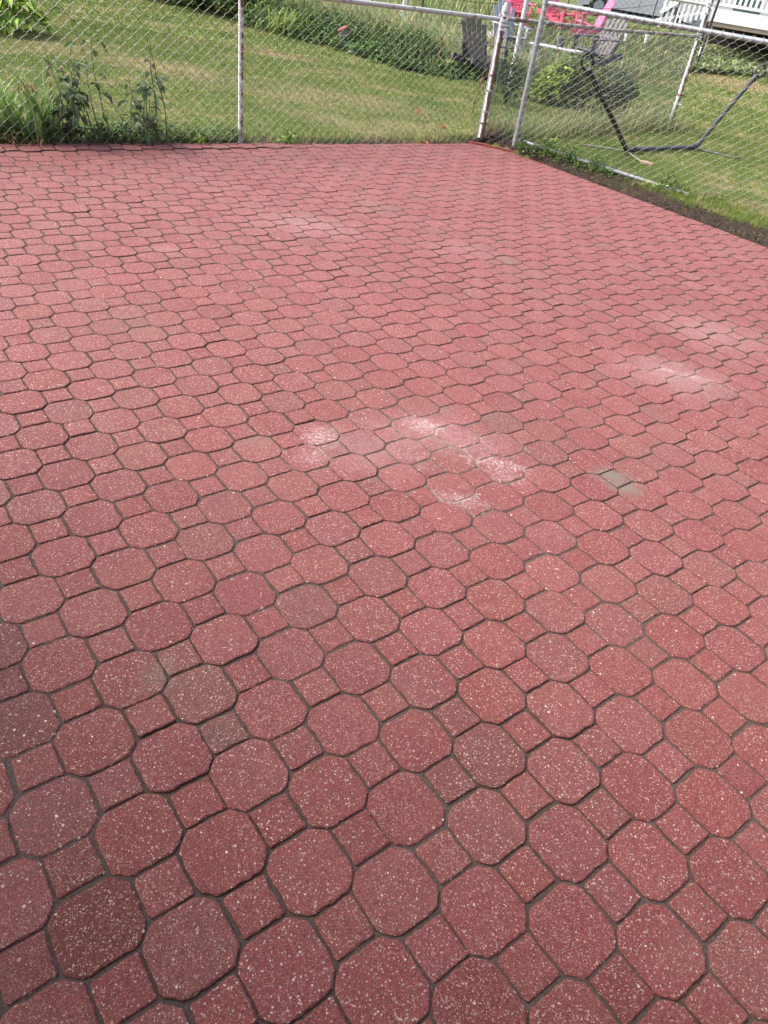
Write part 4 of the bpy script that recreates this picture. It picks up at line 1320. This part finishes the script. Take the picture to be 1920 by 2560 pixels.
# ------------------------------------------------------------------ silver car
cx = sight(1585, 62, 34.0); cz = float(gz(cx[0], cx[1]))
car = empty('parked_car', (cx[0], cx[1] + .9, cz), 'silver grey parked car behind the pink chairs', 'car', None, R_(-9))
M_SILVER = plain('silver_paint', (.50, .51, .56), .3, 3, .95, .5, .3)
M_TYRE = plain('tyre', (.02, .02, .022), .8)
M_GLASS = plain('dark_glass', (.03, .035, .045), .1, 3, .9, .6)
prof = [(-2.2, .38), (-2.25, .70), (-2.15, .86), (-1.2, .98), (-.55, 1.42), (.75, 1.46), (1.55, 1.05), (2.15, .98), (2.25, .70), (2.2, .38)]
under = []
for c0 in (1.35, -1.35):
    under += [(c0 + .38 * math.cos(a), .32 + .38 * math.sin(a)) for a in np.linspace(0, math.pi, 9)]
MB().prism(prof + [(2.2, .25)] + under + [(-2.2, .25)], -.85, .85, 1).build('body', M_SILVER, car)
for s in (-1, 1):
    MB().prism([(-1.05, 1.0), (-.5, 1.36), (.1, 1.39), (.1, 1.0)], s * .853, s * .857, 1).build('side_window', M_GLASS, car)
    MB().prism([(.18, 1.0), (.18, 1.39), (.7, 1.40), (1.35, 1.05)], s * .853, s * .857, 1).build('side_window', M_GLASS, car)
    MB().box((.14, s * .8535, .70), (.012, .003, .62)).build('door_gap', M_TYRE, car)
    for c0 in (1.35, -1.35):
        wl = MB().tube([(c0, s * .66, .32), (c0, s * .86, .32)], .32, 22).build('wheel', M_TYRE, car, True)
        MB().tube([(c0, s * .862, .32), (c0, s * .87, .32)], .2, 10).build('rim', M_GALV, wl)
MB().box((0, 0, .30), (3.9, 1.5, .12)).build('underbody', M_TYRE, car)
MB().box((-2.262, 0, .5), (.02, 1.5, .2), None, .005).build('bumper', M_SILVER, car)

# ------------------------------------------------------------------ white deck and railing, right
dk0 = sight(1768, 62, 24.5); dz = float(gz(dk0[0], dk0[1]))
deck = empty('deck', (dk0[0], dk0[1], dz), 'white timber deck with a slatted railing and open dark space beneath', 'deck', None, R_(-14))
base_z = dk0[2] - dz
M_WP = plain('deck_white', (.88, .88, .87), .6, 8, .96)
M_TAN = plain('tan_beam', (.42, .33, .27), .8)
M_VOID = plain('void_shade_dark', (.035, .032, .03), .95)  # near-black colour paints the shade of the open space beneath the deck
LDk = 9.5
MB().box((LDk / 2, 0, base_z + .245), (LDk, .05, .29)).build('fascia_board', M_WP, deck)
MB().box((LDk / 2, .05, base_z + .045), (LDk - .05, .06, .10)).build('beam', M_TAN, deck)
MB().box((LDk / 2, 2.2, base_z + .375), (LDk, 4.4, .03)).build('deck_floor', M_WP, deck)
MB().box((LDk / 2, .9, -.02), (LDk, 1.6, .03)).build('void_shade_floor', M_VOID, deck)
MB().box((LDk / 2, 1.8, base_z * .5), (LDk, .06, max(base_z, .2) + .1)).build('void_shade_back', M_VOID, deck)
for k in range(5): MB().box((.1 + k * 2.2, .10, base_z * .5), (.10, .10, base_z + .05)).build('deck_post', M_TAN, deck)
z0 = base_z + .39
MB().box((LDk / 2, .02, z0 + .10), (LDk, .045, .07)).build('bottom_rail', M_WP, deck)
MB().box((LDk / 2, .02, z0 + .98), (LDk, .09, .05)).build('top_rail', M_WP, deck)
for k in range(68): MB().box((.08 + k * .14, .02, z0 + .55), (.07, .035, .82)).build('baluster', M_WP, deck)
for px_, c_ in ((.9, (.03, .07, .055)), (3.2, (.08, .07, .065))):
    MB().box((px_, .8, z0 + .16), (.75, .3, .3), None, .02).build('planter_box', plain('planter', c_), deck)
# stair rail at its left end
str_ = empty('stair_railing', (dk0[0] - .15, dk0[1] - .05, dz), 'white slatted stair railing going down from the left end of the deck', 'railing', None, R_(-14))
for k in range(9): MB().box((-.08 - k * .13, 0, base_z + .62 - k * .04), (.07, .035, 1.05)).build('baluster', M_WP, str_)
MB().box((-.6, -.03, base_z + .55), (1.5, .04, .09), roty(R_(-38))).build('handrail', M_WP, str_)
MB().box((-.6, .03, base_z + .98), (1.35, .07, .06), roty(R_(-16))).build('top_rail', M_WP, str_)
MB().box((-.6, .03, base_z + .10), (1.35, .05, .07), roty(R_(-16))).build('bottom_rail', M_WP, str_)
# house wall beyond the deck, driveway fence and dark evergreens fill the skyline
g = NG('siding', .7); wv = g.n('ShaderNodeTexWave'); g.l(g.pos, wv.inputs[0]); wv.bands_direction = 'Z'; wv.inputs['Scale'].default_value = 2.2
g.base(g.mix(g.rng(wv.outputs['Fac'], .0, .12), (.36, .37, .40), (.48, .48, .50))); M_SIDING = g.m
hp = sight(1850, 10, 33.5); hz = float(gz(hp[0], hp[1]))
house = empty('house', (hp[0], hp[1], hz), 'white sided house behind the deck', 'house', None, R_(-14))
MB().box((1.0, 3.2, 2.6), (11, 6, 5.2)).build('wall', M_SIDING, house)
MB().prism([(-.4, 5.2), (6.4, 5.2), (3, 7.4)], -4.9, 6.9, 0).build('roof', plain('shingle_roof', (.12, .11, .11)), house)
for x_ in (-2.2, 1.4, 4.6):
    w_ = MB().box((x_, .18, 2.2), (1.1, .06, 1.3)).build('window', M_WHITE, house); MB().box((x_, .14, 2.2), (.92, .02, 1.12)).build('pane', M_GLASS, w_)
hp = sight(1120, 4, 36); hz = float(gz(hp[0], hp[1]))
shed = empty('garden_shed', (hp[0], hp[1], hz), 'white garden shed beyond the yard, above the back fence rail', 'shed', None, R_(4))
MB().box((0, 1.2, 1.0), (2.6, 2.2, 2.0)).build('wall', M_SIDING, shed)
MB().prism([(-.1, 2.0), (2.5, 2.0), (1.2, 2.9)], -1.5, 1.5, 0).build('roof', plain('shed_roof', (.14, .13, .13)), shed)
MB().box((-.5, .07, .9), (.8, .04, 1.6)).build('door', M_WHITE, shed)
lab_e = ['dark evergreen behind the white shed', 'dark evergreen above the blue grey garden chair', 'dark evergreen left of the pink chairs']
for k, (px, D) in enumerate(((1010, 40), (1185, 33), (1232, 34))):
    c_ = sight(px, 10, D)[:2]; z0 = float(gz(*c_)); e = empty('evergreen', (*c_, z0), lab_e[k], 'tree', 'evergreens at the end of the yard')
    MB().tube([(0, 0, 0), (0, 0, 2.6)], [.09, .03], 7).build('trunk', plain('bark', (.08, .06, .05)), e)
    f = Fol()
    for _ in range(2600):
        h_ = rng.random() ** .7; r_ = (1.05 - .9 * h_) * rng.uniform(.35, 1.05); a = rng.uniform(0, 6.28)
        f.leaf((math.cos(a) * r_, math.sin(a) * r_, .1 + h_ * 3.2), (math.cos(a), math.sin(a), rng.uniform(-.6, .3)), (0, 0, 1), .22, .09, rtone(.35, 1.0))
    f.build('crown', M_LEAF_D, e)
